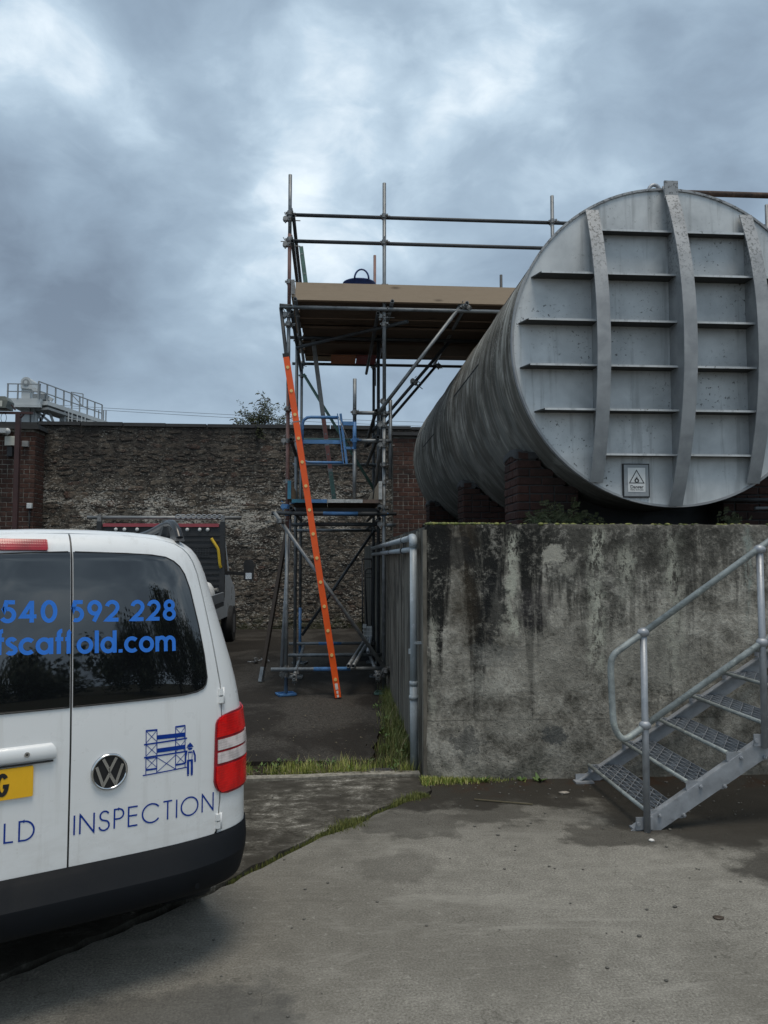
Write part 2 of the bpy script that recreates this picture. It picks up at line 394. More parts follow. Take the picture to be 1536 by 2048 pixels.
def patch(c, xc, zc_, wx, wz, amt, colr):
    dx = g.math('DIVIDE', g.math('SUBTRACT', x, xc), wx); dz = g.math('DIVIDE', g.math('SUBTRACT', z, zc_), wz)
    rr = g.math('SQRT', g.math('ADD', g.math('MULTIPLY', dx, dx), g.math('MULTIPLY', dz, dz)))
    rr = g.math('ADD', rr, g.math('MULTIPLY', g.math('SUBTRACT', g.noise(p, 13, 9, .76), .5), 2.8))
    return g.mix(g.mapr(rr, .55, .85, amt, 0), c, colr)
cc = patch(cc, 1.76, 1.73, .14, .13, .9, (.40, .385, .33)); cc = patch(cc, 1.86, 1.62, .10, .09, .6, (.33, .32, .27))
cc = patch(cc, 1.70, .88, .42, .30, .5, (.30, .285, .245)); cc = patch(cc, 1.26, .95, .3, .12, .35, (.16, .165, .155))
cc = patch(cc, 1.22, .72, .2, .13, .4, (.33, .325, .285)); cc = patch(cc, 1.45, .42, .3, .12, .4, (.32, .31, .27)); cc = patch(cc, 1.05, .28, .18, .14, .6, (.055, .058, .058))
cc = patch(cc, 1.75, .33, .14, .10, .7, (.045, .052, .056)); cc = patch(cc, 1.60, 1.32, .20, .2, .4, (.055, .05, .052)); cc = patch(cc, 2.55, .95, .5, .4, .5, (.30, .29, .25))
cc = patch(cc, 1.28, 1.38, .13, .42, .75, (.014, .015, .016)); cc = patch(cc, .98, 1.74, .2, .2, .7, (.018, .018, .018))
lic = g.mapr(g.noise(p, 48, 7, .78), .615, .67, 0, .75); cc = g.mix(g.math('MULTIPLY', lic, g.mapr(m3, .42, .58, .2, 1)), cc, (.34, .335, .295))
pt_ = g.mapr(g.noise(g.scale(p, (1, 1, 1), (3, 1, 2)), 55, 5, .7), .60, .66, 0, .8); cc = g.mix(pt_, cc, (.018, .018, .016))
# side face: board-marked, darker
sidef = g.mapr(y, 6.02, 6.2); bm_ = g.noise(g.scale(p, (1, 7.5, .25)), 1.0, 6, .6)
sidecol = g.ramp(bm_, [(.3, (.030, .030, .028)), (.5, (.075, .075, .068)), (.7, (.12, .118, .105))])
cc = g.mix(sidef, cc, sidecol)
h = g.math('ADD', g.math('MULTIPLY', mott, .7), g.math('MULTIPLY', fine, .5))
vz = g.vor(g.scale(g('ShaderNodeMix', {'Factor': .06, 4: p}, data_type='VECTOR').outputs[1], (1.1, 1.1, .75)), 1.3, 'DISTANCE_TO_EDGE') if False else None
g.out(cc, .93, 0, g.bump(h, .9, .03), Specular_IOR_Level=0.18)

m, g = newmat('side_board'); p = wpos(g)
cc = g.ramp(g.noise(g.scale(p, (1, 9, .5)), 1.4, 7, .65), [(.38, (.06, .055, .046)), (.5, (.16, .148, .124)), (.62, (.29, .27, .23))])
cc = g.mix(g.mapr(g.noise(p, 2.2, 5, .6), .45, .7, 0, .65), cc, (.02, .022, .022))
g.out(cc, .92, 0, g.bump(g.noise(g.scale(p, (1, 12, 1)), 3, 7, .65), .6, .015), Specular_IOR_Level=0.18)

# ground materials
m, g = newmat('slab_concrete'); p = wpos(g); x, y, z = g.sep(p)
agg = g.noise(p, 95, 6, .75); ag2 = g.vor(p, 130); mid = g.noise(p, 9, 8, .66, .3); big = g.noise(g.scale(p, (1, 1, 1), (2.0, .4, 0)), .75, 5, .58, .4)
cc = g.ramp(g.mapr(g.math('ADD', g.math('MULTIPLY', agg, .8), g.math('MULTIPLY', mid, .2)), .37, .63, 0, 1, False), [(.0, (.115, .107, .092)), (.5, (.205, .194, .168)), (1.0, (.33, .313, .272))])
cc = g.mix(g.mapr(ag2, .0, .20, .28, 0), cc, (.36, .34, .30))
cc = g.mix(g.mapr(big, .44, .60, .0, .45), cc, (.115, .107, .09))
brush = g.noise(g.scale(p, (2, 14, 1), rot=(0, 0, .5)), 3.0, 6, .6); cc = g.mix(g.mapr(brush, .54, .72, 0, .35), cc, (.30, .285, .25))
pit = g.mapr(g.noise(p, 52, 4, .66), .645, .69, 0, .8); cc = g.mix(pit, cc, (.05, .05, .048))
ck = g.vor(g.scale(p, (1, 1, 1), (.4, .2, 0)), .42, 'DISTANCE_TO_EDGE') if False else g.math('ABSOLUTE', g.math('SUBTRACT', g.noise(g.scale(p, (1, 1, 1), (5.3, 2.2, 0)), .55, 6, .55, .3), .5))
cc = g.mix(g.mapr(ck, .0, .0022, .4, 0), cc, (.05, .046, .038))
tm = g.noise(g.scale(p, (1.0, 3.2, 1), (0, 0, 0), (0, 0, -.5)), 1.1, 7, .66, .6); cc = g.mix(g.mapr(tm, .54, .66, 0, .25), cc, (.105, .098, .083)); cc = g.mix(g.mapr(tm, .47, .36, 0, .3), cc, (.335, .32, .28))
sp_ = g.mapr(g.noise(g.scale(p, (1, 1, 1), (9, 3, 1)), 24, 6, .74), .60, .66, 0, .5); cc = g.mix(sp_, cc, (.36, .345, .305))
# damp margin below the wall and round the stair foot
edge = g.math('ADD', y, g.math('MULTIPLY', g.math('SUBTRACT', g.noise(p, 2.1, 7, .62), .5), 1.6))
xr = g.mapr(x, 1.5, 3.2, 0.0, .62)
wet = g.mapr(g.math('ADD', edge, xr), 5.12, 5.45)
wet = g.math('MAXIMUM', wet, g.math('MULTIPLY', g.mapr(g.math('ADD', edge, xr), 4.4, 5.4), .45))
def blob(xc, yc, wd, amt):
    dx = g.math('SUBTRACT', x, xc); dy = g.math('SUBTRACT', y, yc)
    rr = g.math('SQRT', g.math('ADD', g.math('MULTIPLY', dx, dx), g.math('MULTIPLY', g.math('MULTIPLY', dy, dy), 1.6)))
    rr = g.math('ADD', rr, g.math('MULTIPLY', g.math('SUBTRACT', g.noise(p, 3.5, 7, .65), .5), .9)); return g.mapr(rr, wd*.6, wd, amt, 0)
for a in ((.55, 5.05, .42, .6), (1.75, 4.75, .35, .7), (2.6, 4.15, .45, .8), (2.5, 5.05, .95, .95), (3.0, 3.9, .5, .85), (1.1, 5.2, .4, .7), (.35, 4.35, .3, .3)): wet = g.math('MAXIMUM', wet, blob(*a))
cc = g.mix(g.math('MULTIPLY', wet, .92), cc, (.026, .023, .019))
moss = g.math('MULTIPLY', g.mapr(edge, 5.5, 5.9), g.mapr(g.noise(p, 5, 6, .65), .45, .62)); cc = g.mix(g.math('MULTIPLY', moss, .6), cc, (.045, .022, .012))
oil = blob(-.55, 2.9, .55, .6); cc = g.mix(oil, cc, (.06, .06, .058))
g.out(cc, g.mapr(wet, 0, 1, .9, .55), 0, g.bump(g.math('ADD', agg, g.math('MULTIPLY', mid, .6)), .55, .006), Specular_IOR_Level=0.12)

m, g = newmat('worn_slab'); p = wpos(g); x, y, z = g.sep(p)
f = g.noise(g.scale(p, (1, 1.6, 1)), 7, 9, .72, .5); b = g.noise(p, 1.3, 5, .6); fi = g.noise(p, 80, 5, .75)
cc = g.ramp(g.math('ADD', g.math('MULTIPLY', f, .7), g.math('MULTIPLY', fi, .3)), [(.39, (.030, .027, .021)), (.48, (.082, .076, .063)), (.55, (.16, .15, .128)), (.62, (.42, .40, .355))])
cc = g.mix(g.mapr(b, .44, .60, .85, .1), cc, (.042, .038, .031))
g.out(cc, .9, 0, g.bump(f, .7, .008), Specular_IOR_Level=0.12)

m, g = newmat('asphalt'); p = wpos(g)
f = g.noise(p, 60, 7, .75); b = g.noise(g.scale(p, (1, .7, 1)), .9, 6, .6, .5)
cc = g.ramp(f, [(.38, (.018, .016, .014)), (.62, (.085, .079, .070))]); cc = g.mix(g.mapr(b, .42, .56, 0, .8), cc, (.020, .0175, .015))
cc = g.mix(g.mapr(g.noise(p, 6, 8, .7), .60, .72, 0, .5), cc, (.11, .105, .095))
g.out(cc, .82, 0, g.bump(f, .6, .008), Specular_IOR_Level=0.12)

m, g = newmat('soil'); p = wpos(g)
f = g.noise(p, 30, 8, .75); cc = g.ramp(f, [(.3, (.016, .013, .010)), (.6, (.045, .037, .026)), (.8, (.09, .075, .05))])
cc = g.mix(g.mapr(g.noise(p, 5, 5), .45, .6, 0, .6), cc, (.03, .04, .012)); g.out(cc, .95, 0, g.bump(f, .8, .02), Specular_IOR_Level=0.12)
m, g = newmat('kerb_concrete'); p = wpos(g)
f = g.noise(p, 22, 8, .7); cc = g.ramp(f, [(.38, (.15, .14, .115)), (.62, (.33, .31, .265))]); g.out(cc, .9, 0, g.bump(f, .5, .01), Specular_IOR_Level=0.12)

def leafmat(name, c1, c2, c3):
    m, g = newmat(name); ri = g('ShaderNodeNewGeometry').outputs['Random Per Island']
    cc = g.ramp(ri, [(0, c1), (.55, c2), (1, c3)])
    g.out(cc, .65, 0, None)
leafmat('grass_green', (.11, .17, .025), (.26, .31, .055), (.52, .47, .18))
leafmat('grass_dry', (.06, .10, .02), (.13, .165, .04), (.26, .24, .09))
leafmat('moss_green', (.05, .065, .016), (.12, .14, .03), (.22, .22, .06))
leafmat('weed_leaf', (.05, .10, .02), (.075, .14, .03), (.11, .17, .04))
leafmat('bush_leaf', (.04, .055, .02), (.07, .085, .03), (.12, .12, .06))
leafmat('tree_leaf', (.018, .03, .012), (.028, .045, .016), (.04, .058, .02))
leafmat('dead_straw', (.16, .13, .07), (.30, .25, .14), (.45, .38, .24))
leafmat('dead_stem', (.06, .05, .03), (.10, .085, .05), (.15, .125, .08))

# tank paint: silver-grey, shell streaked by run-off
m, g = newmat('tank_end_paint'); p = wpos(g); x, y, z = g.sep(p)
n = g.noise(p, 3.2, 7, .6, .3); cc = g.ramp(n, [(.36, (.46, .485, .495)), (.64, (.62, .645, .65))])
st = g.noise(g.scale(p, (9, 2, .6)), 1.3, 6, .62); cc = g.mix(g.mapr(st, .52, .66, 0, .5), cc, (.26, .275, .28))
spot = g.noise(p, 36, 6, .68); sm_ = g.mapr(g.noise(p, 2.3, 4), .42, .66); cc = g.mix(g.math('MULTIPLY', g.mapr(spot, .60, .64), sm_), cc, (.035, .035, .035))
g.out(cc, .55, .15, g.bump(g.noise(p, 45, 6), .12, .004))
simple('stiffener_shade', (.05, .051, .05), .9, 0, .4, 6, .2, 40, spots=(9, .5, .62, (.05, .048, .042)))  # near-black tone paints in the shade under the end-plate shelves
m, g = newmat('tank_rib_paint'); p = wpos(g); x, y, z = g.sep(p)
n = g.noise(p, 5, 7, .6, .3); cc = g.ramp(n, [(.36, (.25, .262, .272)), (.64, (.36, .372, .38))])
spot = g.noise(p, 40, 7, .7); cc = g.mix(g.math('MULTIPLY', g.mapr(spot, .52, .58), g.mapr(z, 3.7, 4.5, 0, .8)), cc, (.07, .075, .075))
g.out(cc, .55, .15, g.bump(spot, .15, .004))
m, g = newmat('tank_shell_paint'); p = wpos(g); x, y, z = g.sep(p)
th = g.math('ARCTAN2', g.math('SUBTRACT', z, 3.515), g.math('SUBTRACT', 2.9, x))       # 0 = left side, up positive
v = g('ShaderNodeCombineXYZ', {0: g.math('MULTIPLY', y, 9.0), 1: g.math('MULTIPLY', th, .9), 2: 0.0}).outputs[0]
s1 = g.noise(v, 1.0, 8, .62, .6); v2 = g('ShaderNodeCombineXYZ', {0: g.math('MULTIPLY', y, 34.0), 1: g.math('MULTIPLY', th, 2.0), 2: 3.0}).outputs[0]
s2 = g.noise(v2, 1.0, 6, .65, .5); f = g.math('ADD', g.math('MULTIPLY', s1, .62), g.math('MULTIPLY', s2, .38))
cc = g.ramp(g.mapr(g.math('ADD', g.math('MULTIPLY', f, .72), g.math('MULTIPLY', g.noise(p, 2.6, 6, .62, .5), .28)), .40, .60, 0, 1, False), [(.04, (.034, .030, .023)), (.34, (.125, .113, .091)), (.60, (.255, .238, .202)), (.92, (.47, .455, .41))])
low = g.math('ADD', th, g.math('MULTIPLY', g.math('SUBTRACT', s1, .5), 1.6))
cc = g.mix(g.mapr(low, -.05, -.55, 0, .7), cc, (.215, .22, .205))
crust = g.noise(p, 30, 8, .72); cc = g.mix(g.math('MULTIPLY', g.mapr(crust, .53, .60, 0, .8), g.mapr(th, -.2, .3)), cc, (.38, .375, .35))
cc = g.mix(g.math('MULTIPLY', g.mapr(g.noise(g.scale(p, (1, 1.6, 1)), 1.6, 5, .6, .6), .44, .56), .5), cc, (.05, .042, .03))
g.out(cc, .78, .0, g.bump(g.math('ADD', f, g.math('MULTIPLY', crust, .5)), .35, .01), Specular_IOR_Level=0.18)

# ================================================================== SETTING: ground
def sheet(name, poly, z0, thick, mat, label=None, kind='structure', parent=None, sub=0):
    mb = MB(); n = len(poly)
    A = [Vector((p[0], p[1], z0)) for p in poly]; B = [Vector((p[0], p[1], z0 - thick)) for p in poly]
    mb.add(A + B, [tuple(range(n)), tuple(range(n, 2*n))[::-1]] + [(i, n+i, n+(i+1) % n, (i+1) % n) for i in range(n)])
    return mb.build(name, mat, parent, label, kind=kind)
sheet('ground', [(-400, -400), (400, -400), (400, 400), (-400, 400)], -.045, .02, 'soil', 'bare dark soil under the yard and showing in its joints')
def ragged(pts, step=.08, amp=.012, seed=1):
    rr = random.Random(seed); out = []
    for a, b in zip(pts, pts[1:]):
        a, b = Vector(a), Vector(b); n = max(1, int((b-a).length/step))
        for i in range(n):
            q = a.lerp(b, i/n); nrm = Vector((-(b-a).y, (b-a).x)).normalized()
            out.append(tuple(q + nrm * rr.uniform(-amp, amp)))
    out.append(tuple(pts[-1])); return out
crack = [(-6, .5), (-2.2, 2.55), (-1.2, 3.45), (-.52, 4.21), (-.30, 4.52), (-.06, 4.84), (.13, 5.02), (.34, 5.29), (.53, 5.50), (.70, 5.62)]
near_edge = ragged([(x_ + .02, y_ - .02) for x_, y_ in crack], .07, .012, 3)
sheet('concrete_pavement', near_edge + [(.75, 5.69), (.76, 5.955), (9, 5.955), (9, -14), (-6, -14)], 0.0, .15, 'slab_concrete', 'pale worn concrete slab in the foreground')
far_edge = ragged([(x_ - .025, y_ + .03) for x_, y_ in crack], .07, .014, 5)
sheet('concrete_slab', far_edge[::-1] + [(-6, 6.06), (-2, 6.06)] + ragged([(-.9, 6.04), (-.2, 6.07), (.3, 6.13), (.715, 6.10)], .1, .006, 8) + [(.75, 6.02), (.75, 5.74)], -.004, .15, 'worn_slab', 'dark worn concrete slab left of the grassy crack')
sheet('kerb', ragged([(-6, 6.075), (-.9, 6.075), (-.2, 6.095), (.3, 6.15), (.715, 6.12)], .15, .004, 9) + ragged([(.715, 6.23), (.3, 6.245), (-.2, 6.19), (-.9, 6.17), (-6, 6.17)], .15, .005, 10), .008, .15, 'kerb_concrete', 'thin pale kerb strip along the grass')
sheet('asphalt_yard', ragged([(-60, 6.62), (-1.2, 6.62), (-.3, 6.66), (.36, 6.63), (.42, 7.2), (.56, 8.0), (.68, 9.2), (.74, 10.0)], .12, .02, 12) + [(.74, 19), (.74, 60), (-60, 60)], -.008, .12, 'asphalt', 'dark asphalt yard under the scaffold')
sheet('drain_slab', [(.30, 6.26), (.72, 6.26), (.72, 6.40), (.30, 6.40)], -.012, .03, 'coping_dark', 'small dark drain slab in the grass by the grey pipe')

# ------------------------------------------------------------------ back wall (rubble)
WY = 18.9
bw = thing('rubble_wall', 'tall old dark rubble stone wall with flaking limewash behind the yard', 'wall', (-2, WY, 0))
mb = MB(); mb.box((-22, WY, -.04), (14, WY + .5, 4.9)); mb.build('wall_core', 'rubble_mortar', bw)
mb = MB()
for i in range(36):
    x0 = -22 + i; dz = rnd.uniform(-.012, .012); mb.box((x0, WY - .06 + rnd.uniform(-.02, .015), 4.9 + dz), (x0 + .995 - rnd.uniform(0, .03), WY + .56, 4.975 + dz + rnd.uniform(-.012, .02)))
mb.build('coping', 'coping_dark', bw, 'thin dark coping along the top of the rubble wall')
def stone_mesh(seed):
    rr = random.Random(seed); n = rr.choice((6, 7, 8)); mb = MB(); o = []
    for i in range(n):
        a = 2*math.pi*(i + rr.uniform(-.25, .25))/n; c, s_ = math.cos(a), math.sin(a); k = 1/max(abs(c), abs(s_)); k = .5*(k*.6 + .4)*rr.uniform(.72, 1.04)
        o.append((c*k, s_*k))
    A = [Vector((px, 0.02, pz)) for px, pz in o]; B = [Vector((px*.95, -.6, pz*.93)) for px, pz in o]; C_ = [Vector((px*.72 + rr.uniform(-.03, .03), -1 + rr.uniform(-.12, .12), pz*.68)) for px, pz in o]
    mb.add(A + B + C_ + [Vector((0, -1.0, 0))], [(i, (i+1) % n, n+(i+1) % n, n+i) for i in range(n)] + [(n+i, n+(i+1) % n, 2*n+(i+1) % n, 2*n+i) for i in range(n)] + [(2*n+i, 2*n+(i+1) % n, 3*n) for i in range(n)])
    me = mb.mesh('stone'); me.materials.append(MATS['rubble_stone']); return me
SM = [stone_mesh(i) for i in range(14)]
stones = []; zz = .02
while zz < 4.86:
    h_ = min(rnd.choice((.07, .09, .11, .14, .17, .21, .26)), 4.89 - zz); xx = -6.9 + rnd.uniform(-.2, 0)
    while xx < 2.7:
        w_ = rnd.uniform(.14, .52) * (1.0 if h_ > .12 else .8)
        if h_ > .2 and rnd.random() < .3:       # two thin stones in place of a tall one
            k = rnd.uniform(.35, .65)
            stones.append((xx + w_/2, zz + h_*k/2, w_*.97, h_*k*.95)); stones.append((xx + w_/2, zz + h_*(1+k)/2, w_*.97, h_*(1-k)*.95))
        else: stones.append((xx + w_/2, zz + h_/2 + rnd.uniform(-.03, .03), w_*rnd.uniform(.7, 1.05), h_*rnd.uniform(.7, 1.08)))
        xx += w_
    zz += h_
stones = [s_ for s_ in stones if not (1.45 < s_[0] < 2.4) or True]
vis = lambda s_: (s_[1] > 2.35 or s_[0] > -2.0) and s_[0] < 2.0
stones.sort(key=lambda s_: -(s_[2]*s_[3]) if vis(s_) else 0)
rest = MB()
for i, (x_, z_, w_, h_) in enumerate(stones):
    M_ = Matrix.Translation((x_, WY, z_)) @ Matrix.Rotation(rnd.uniform(-.14, .14), 4, 'Y') @ Matrix.Diagonal((w_, rnd.uniform(.003, .022), h_, 1))
    me = rnd.choice(SM)
    if i < 295 and vis((x_, z_, w_, h_)):
        o = link('stone', me, None, bw); o.matrix_basis = M_
    else: rest.add([M_ @ v_.co for v_ in me.vertices], [tuple(pl.vertices) for pl in me.polygons])
rest.build('small_stones', 'rubble_stone', bw, kind='stuff', fix=False)

# ------------------------------------------------------------------ brick piers
def brick_mesh(name, l, d_, h_, mat, seed=0):
    rr = random.Random(seed); mb = MB(); b = .006
    def rg(y_, ins): return [Vector((sx*(l/2 - ins) + rr.uniform(-.002, .002), y_, sz*(h_/2 - ins) + rr.uniform(-.002, .002))) for sx, sz in ((-1,-1),(1,-1),(1,1),(-1,1))]
    A, B, C_ = rg(d_, 0), rg(b, 0), rg(0, b)
    mb.add(A + B + C_, [(3,2,1,0), (8,9,10,11)] + [(i, (i+1)%4, 4+(i+1)%4, 4+i) for i in range(4)] + [(4+i, 4+(i+1)%4, 8+(i+1)%4, 8+i) for i in range(4)])
    me = mb.mesh('brick'); me.materials.append(MATS[mat]); return me
def brick_face(parent, x0, x1, z0, z1, yf, course, blen, joint, mat, rot=None, clip=None, seed=1):
    """bricks on a face looking towards -y (rot turns the face about its own origin)"""
    rr = random.Random(seed); h_ = course - joint
    full = [brick_mesh('brick', blen - joint, .06, h_, mat, k) for k in range(3)]
    half = [brick_mesh('brick', blen/2 - joint, .06, h_, mat, 10 + k) for k in range(2)]
    k = 0; z_ = z0
    while z_ + course <= z1 + 1e-6:
        x_ = x0 - (blen/2 if k % 2 else 0); kind = k % 5 == 4
        while x_ < x1 - .02:
            L_ = blen/2 if kind else blen
            a, b = max(x_, x0), min(x_ + L_, x1)
            if b - a > .05 and (clip is None or clip(a, b, z_ + course)):
                hf = (b - a) < blen*.75; me = rr.choice(half if hf else full); nom = blen/2 if hf else blen
                M_ = Matrix.Translation(((a+b)/2, yf + rr.uniform(-.003, .004), z_ + course/2)) @ Matrix.Rotation(rr.uniform(-.012, .012), 4, 'Y') @ Matrix.Diagonal(((b-a-joint)/(nom-joint), 1, 1, 1))
                if rot is not None: M_ = rot @ M_
                o = link('brick', me, None, parent); o.matrix_basis = M_
            x_ += L_
        z_ += course; k += 1
# left pier
bp = thing('brick_pier', 'dark red brick pier with pale mortar at the left end of the stone wall', 'pier', (-7.6, 18.3, 0))
PX = -6.86
mb = MB(); mb.box((-9.2, 18.312, -.04), (PX - .012, WY - .001, 4.70)); mb.build('pier_core', 'mortar', bp)
brick_face(bp, -8.35, PX, 2.12, 4.70, 18.30, .110, .25, .014, 'brick_red', seed=4)
rotR = Matrix.Translation((PX, 18.3, 0)) @ Matrix.Rotation(R(90), 4, 'Z')
brick_face(bp, .0, .59, 2.12, 4.70, 0, .110, .25, .014, 'brick_red', rotR, seed=6)
mb = MB(); mb.box((-9.25, 18.22, 4.70), (PX + .10, WY - .062, 4.76)); mb.box((-9.22, 18.25, 4.76), (PX + .06, WY - .062, 4.82)); mb.build('pier_cap', 'coping_dark', bp)
# right pier
bp2 = thing('brick_pier', 'red brick pier against the stone wall between scaffold and tank', 'pier', (1.95, 18.6, 0))
mb = MB(); mb.box((1.532, 18.612, -.04), (2.45, WY - .001, 4.70)); mb.build('pier_core', 'mortar', bp2)
brick_face(bp2, 1.52, 2.46, .9, 4.70, 18.60, .110, .25, .014, 'brick_red', seed=9)
mb = MB(); mb.box((1.46, 18.52, 4.70), (2.52, WY - .005, 4.78)); mb.build('pier_cap', 'coping_dark', bp2)

# ------------------------------------------------------------------ concrete bund wall
def bund_front():
    mb = MB(); rr = random.Random(5); rows = []; X = [.745 + (.02 * i if i < 4 else .06 + (i-3)*.085) for i in range(68)]
    def nz(x_, z_): return mnoise.noise(Vector((x_*1.7, z_*1.7, 3.1)))*.010 + mnoise.noise(Vector((x_*7, z_*7, 1.1)))*.004
    ZS = [-.05, 0, .05] + [.1 + .055*k for k in range(33)] + [1.93, 1.96]
    for z_ in ZS:
        rows.append([Vector((x_ + (.010 if i == 0 else .003 if i == 1 else 0)*rr.uniform(-1, 1), 5.962 + nz(x_, z_) + (.028 if i == 0 else .008 if i == 1 else 0) - (.006 if z_ < .45 else 0), z_)) for i, x_ in enumerate(X)])
    top = [Vector((x_, 5.985 + (.02 if i == 0 else 0), 1.972 + mnoise.noise(Vector((x_*5, 0, 0)))*.014 + mnoise.noise(Vector((x_*17, 0, 3)))*.008 - (.02 if i == 0 else .008 if i == 1 else 0))) for i, x_ in enumerate(X)]
    back = [Vector((x_, 6.21, 1.98 + mnoise.noise(Vector((x_*5, 2, 0)))*.008)) for x_ in X]; bb = [Vector((x_, 6.21, -.05)) for x_ in X]
    rows += [top, back, bb]; mb.grid(rows); return mb
bund = thing('bund_wall', 'stained concrete wall with lime streaks and black algae below the tank', 'wall', (2.5, 6.1, 0))
bund_front().build('front_face', 'stained_concrete', bund)
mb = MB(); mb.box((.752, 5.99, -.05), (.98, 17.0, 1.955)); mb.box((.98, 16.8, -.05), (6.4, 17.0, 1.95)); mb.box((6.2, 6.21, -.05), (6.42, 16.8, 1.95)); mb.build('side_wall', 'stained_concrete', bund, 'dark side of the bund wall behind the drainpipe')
yy = 6.06; k = 0       # board-marked strips standing proud on the side face
while yy < 13.2:
    bw_ = rnd.uniform(.10, .17); mb = MB(); t_ = rnd.uniform(.002, .008)
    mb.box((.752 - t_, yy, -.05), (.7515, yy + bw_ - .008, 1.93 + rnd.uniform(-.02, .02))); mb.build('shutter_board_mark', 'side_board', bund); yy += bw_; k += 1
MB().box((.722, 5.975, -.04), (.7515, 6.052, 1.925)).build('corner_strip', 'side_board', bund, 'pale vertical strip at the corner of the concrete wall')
mb = MB()
for i in range(260):      # moss along the top edge
    x_ = .76 + abs(rnd.gauss(0, .22)) if i < 190 else rnd.uniform(.8, 3.6); r_ = rnd.uniform(.006, .02)
    mb.ball((x_, 5.985 + rnd.uniform(-.012, .06), 1.972), r_, 6, 4, (1.3, 1.2, .7))
mb.build('top_moss', 'moss_green', bund, 'olive moss along the top edge of the concrete wall', kind='stuff', fix=False)

# ================================================================== TANK
TC = Vector((2.90, 0, 3.515)); TR = 1.376; TY0, TY1 = 6.30, 14.0
tank = thing('storage_tank', 'huge grey steel storage tank lying on brick saddles with ribbed end plate', 'tank', (2.9, 9.6, 1.2))
def cyl_rows(ys, r_, n=96): return [[Vector((TC.x + r_*math.cos(2*math.pi*i/n), y_, TC.z + r_*math.sin(2*math.pi*i/n))) for i in range(n+1)] for y_ in ys]
mb = MB(); rows = cyl_rows([6.325, 7.0, 7.84], TR); mb.grid(rows)
mb.build('shell_course', 'tank_shell_paint', tank)
strakes = [(7.84, 9.5, TR - .006), (9.5, 11.15, TR), (11.15, 12.6, TR - .006), (12.6, 13.98, TR)]
for a, b, r_ in strakes: MB().grid(cyl_rows([a, (a+b)/2, b], r_)).build('shell_course', 'tank_shell_paint', tank)
for a in (7.84, 9.5, 11.15, 12.6):      # raised girth welds
    mb = MB(); mb.grid(cyl_rows([a - .007, a - .003, a + .003, a + .007], TR + .0008)); rws = cyl_rows([a - .009, a, a + .009], TR + .0035); rws[0] = cyl_rows([a-.009], TR - .004)[0]; rws[2] = cyl_rows([a+.009], TR - .008)[0]
    mb = MB().grid(rws); mb.build('girth_weld', 'tank_shell_paint', tank)
for a, b, ang in ((6.34, 7.83, 2.62), (7.85, 9.49, 2.98), (9.51, 11.14, 2.7), (11.16, 12.59, 3.12), (12.61, 13.95, 2.85)):   # longitudinal seams
    mb = MB(); mb.grid([[Vector((TC.x + (TR + e)*math.cos(ang + t_), y_, TC.z + (TR + e)*math.sin(ang + t_))) for t_, e in ((-.006, -.007), (0, .004), (.006, -.007))] for y_ in (a, b)]); mb.build('seam_weld', 'coping_dark', tank)
n = 96
disc = MB(); C0 = Vector((TC.x, TY0, TC.z))
disc.add([C0] + [Vector((TC.x + (TR-.012)*math.cos(2*math.pi*i/n), TY0, TC.z + (TR-.012)*math.sin(2*math.pi*i/n))) for i in range(n)], [(0, 1+i, 1+(i+1) % n) for i in range(n)])
disc.build('end_plate', 'tank_end_paint', tank)
rim = MB(); rr_ = [cyl_rows([TY0 + .002], TR - .013)[0], cyl_rows([TY0 - .014], TR - .011)[0], cyl_rows([TY0 - .014], TR + .008)[0], cyl_rows([TY0 + .028], TR + .008)[0], cyl_rows([TY0 + .028], TR - .004)[0]]
rim.grid(rr_, False); rim.build('end_rim', 'tank_rib_paint', tank)
MB().add([Vector((TC.x + (TR-.02)*math.cos(2*math.pi*i/n), TY1 - .03, TC.z + (TR-.02)*math.sin(2*math.pi*i/n))) for i in range(n)], [tuple(range(n))]).build('far_end_plate', 'tank_shell_paint', tank)
def rib(xc, zb, zt, depth, fw_=.112):
    web = MB(); fl = MB(); m_ = 24; tw = .014; zc_ = (zb + zt)/2; hh = (zt - zb)/2
    P_ = []
    for i in range(m_+1):
        z_ = zb + (zt - zb)*i/m_; q = (z_ - zc_)/hh; P_.append((z_, TY0 - .035 - depth*(1 - abs(q)**2.1)))
    web.add([Vector((xc + sx*tw/2, y_, z_)) for z_, yf in P_ for sx in (-1, 1) for y_ in (yf + .012, TY0 - .001)],
            [(i*4+a, i*4+b, (i+1)*4+b, (i+1)*4+a) for i in range(m_) for a, b in ((0, 1), (3, 2))] + [(0, 1, 3, 2), (m_*4, m_*4+2, m_*4+3, m_*4+1)])
    rows = [[Vector((xc + sx, yf + dy, z_)) for sx, dy in ((-fw_/2, 0), (fw_/2, 0), (fw_/2, .012), (-fw_/2, .012), (-fw_/2, 0))] for z_, yf in P_]
    fl.grid(rows, False); fl.add([rows[0][i] for i in range(4)], [(0, 1, 2, 3)]); fl.add([rows[-1][i] for i in range(4)], [(3, 2, 1, 0)])
    o = fl.build('rib', 'tank_rib_paint', tank); web.build('rib_web', 'tank_rib_paint', o); return P_  # web takes the darker rib tone as painted-in shade
rib(2.22, 2.335, 4.675, .24); PC = rib(2.90, 2.142, 4.905, .34); rib(3.58, 2.335, 4.675, .24)
mb = MB(); mb.box((2.90 - .06, TY0 - .085, 4.77), (2.90 + .06, TY0 - .068, 4.93)); mb.build('top_cap_plate', 'tank_rib_paint', tank)
mb = MB(); mb.sweep([Vector((2.80 + .055*math.cos(a), TY0 + .03, 4.875 + .07*math.sin(a))) for a in [i*math.pi/8 for i in range(9)]], .016, 8); mb.build('lifting_eye', 'galv', tank)
mb = MB(); mb.bar((2.845, TY0 - .094, 2.30), (2.955, TY0 - .094, 2.30), .006, .006); mb.build('weld_mark', 'white_sticker', tank)
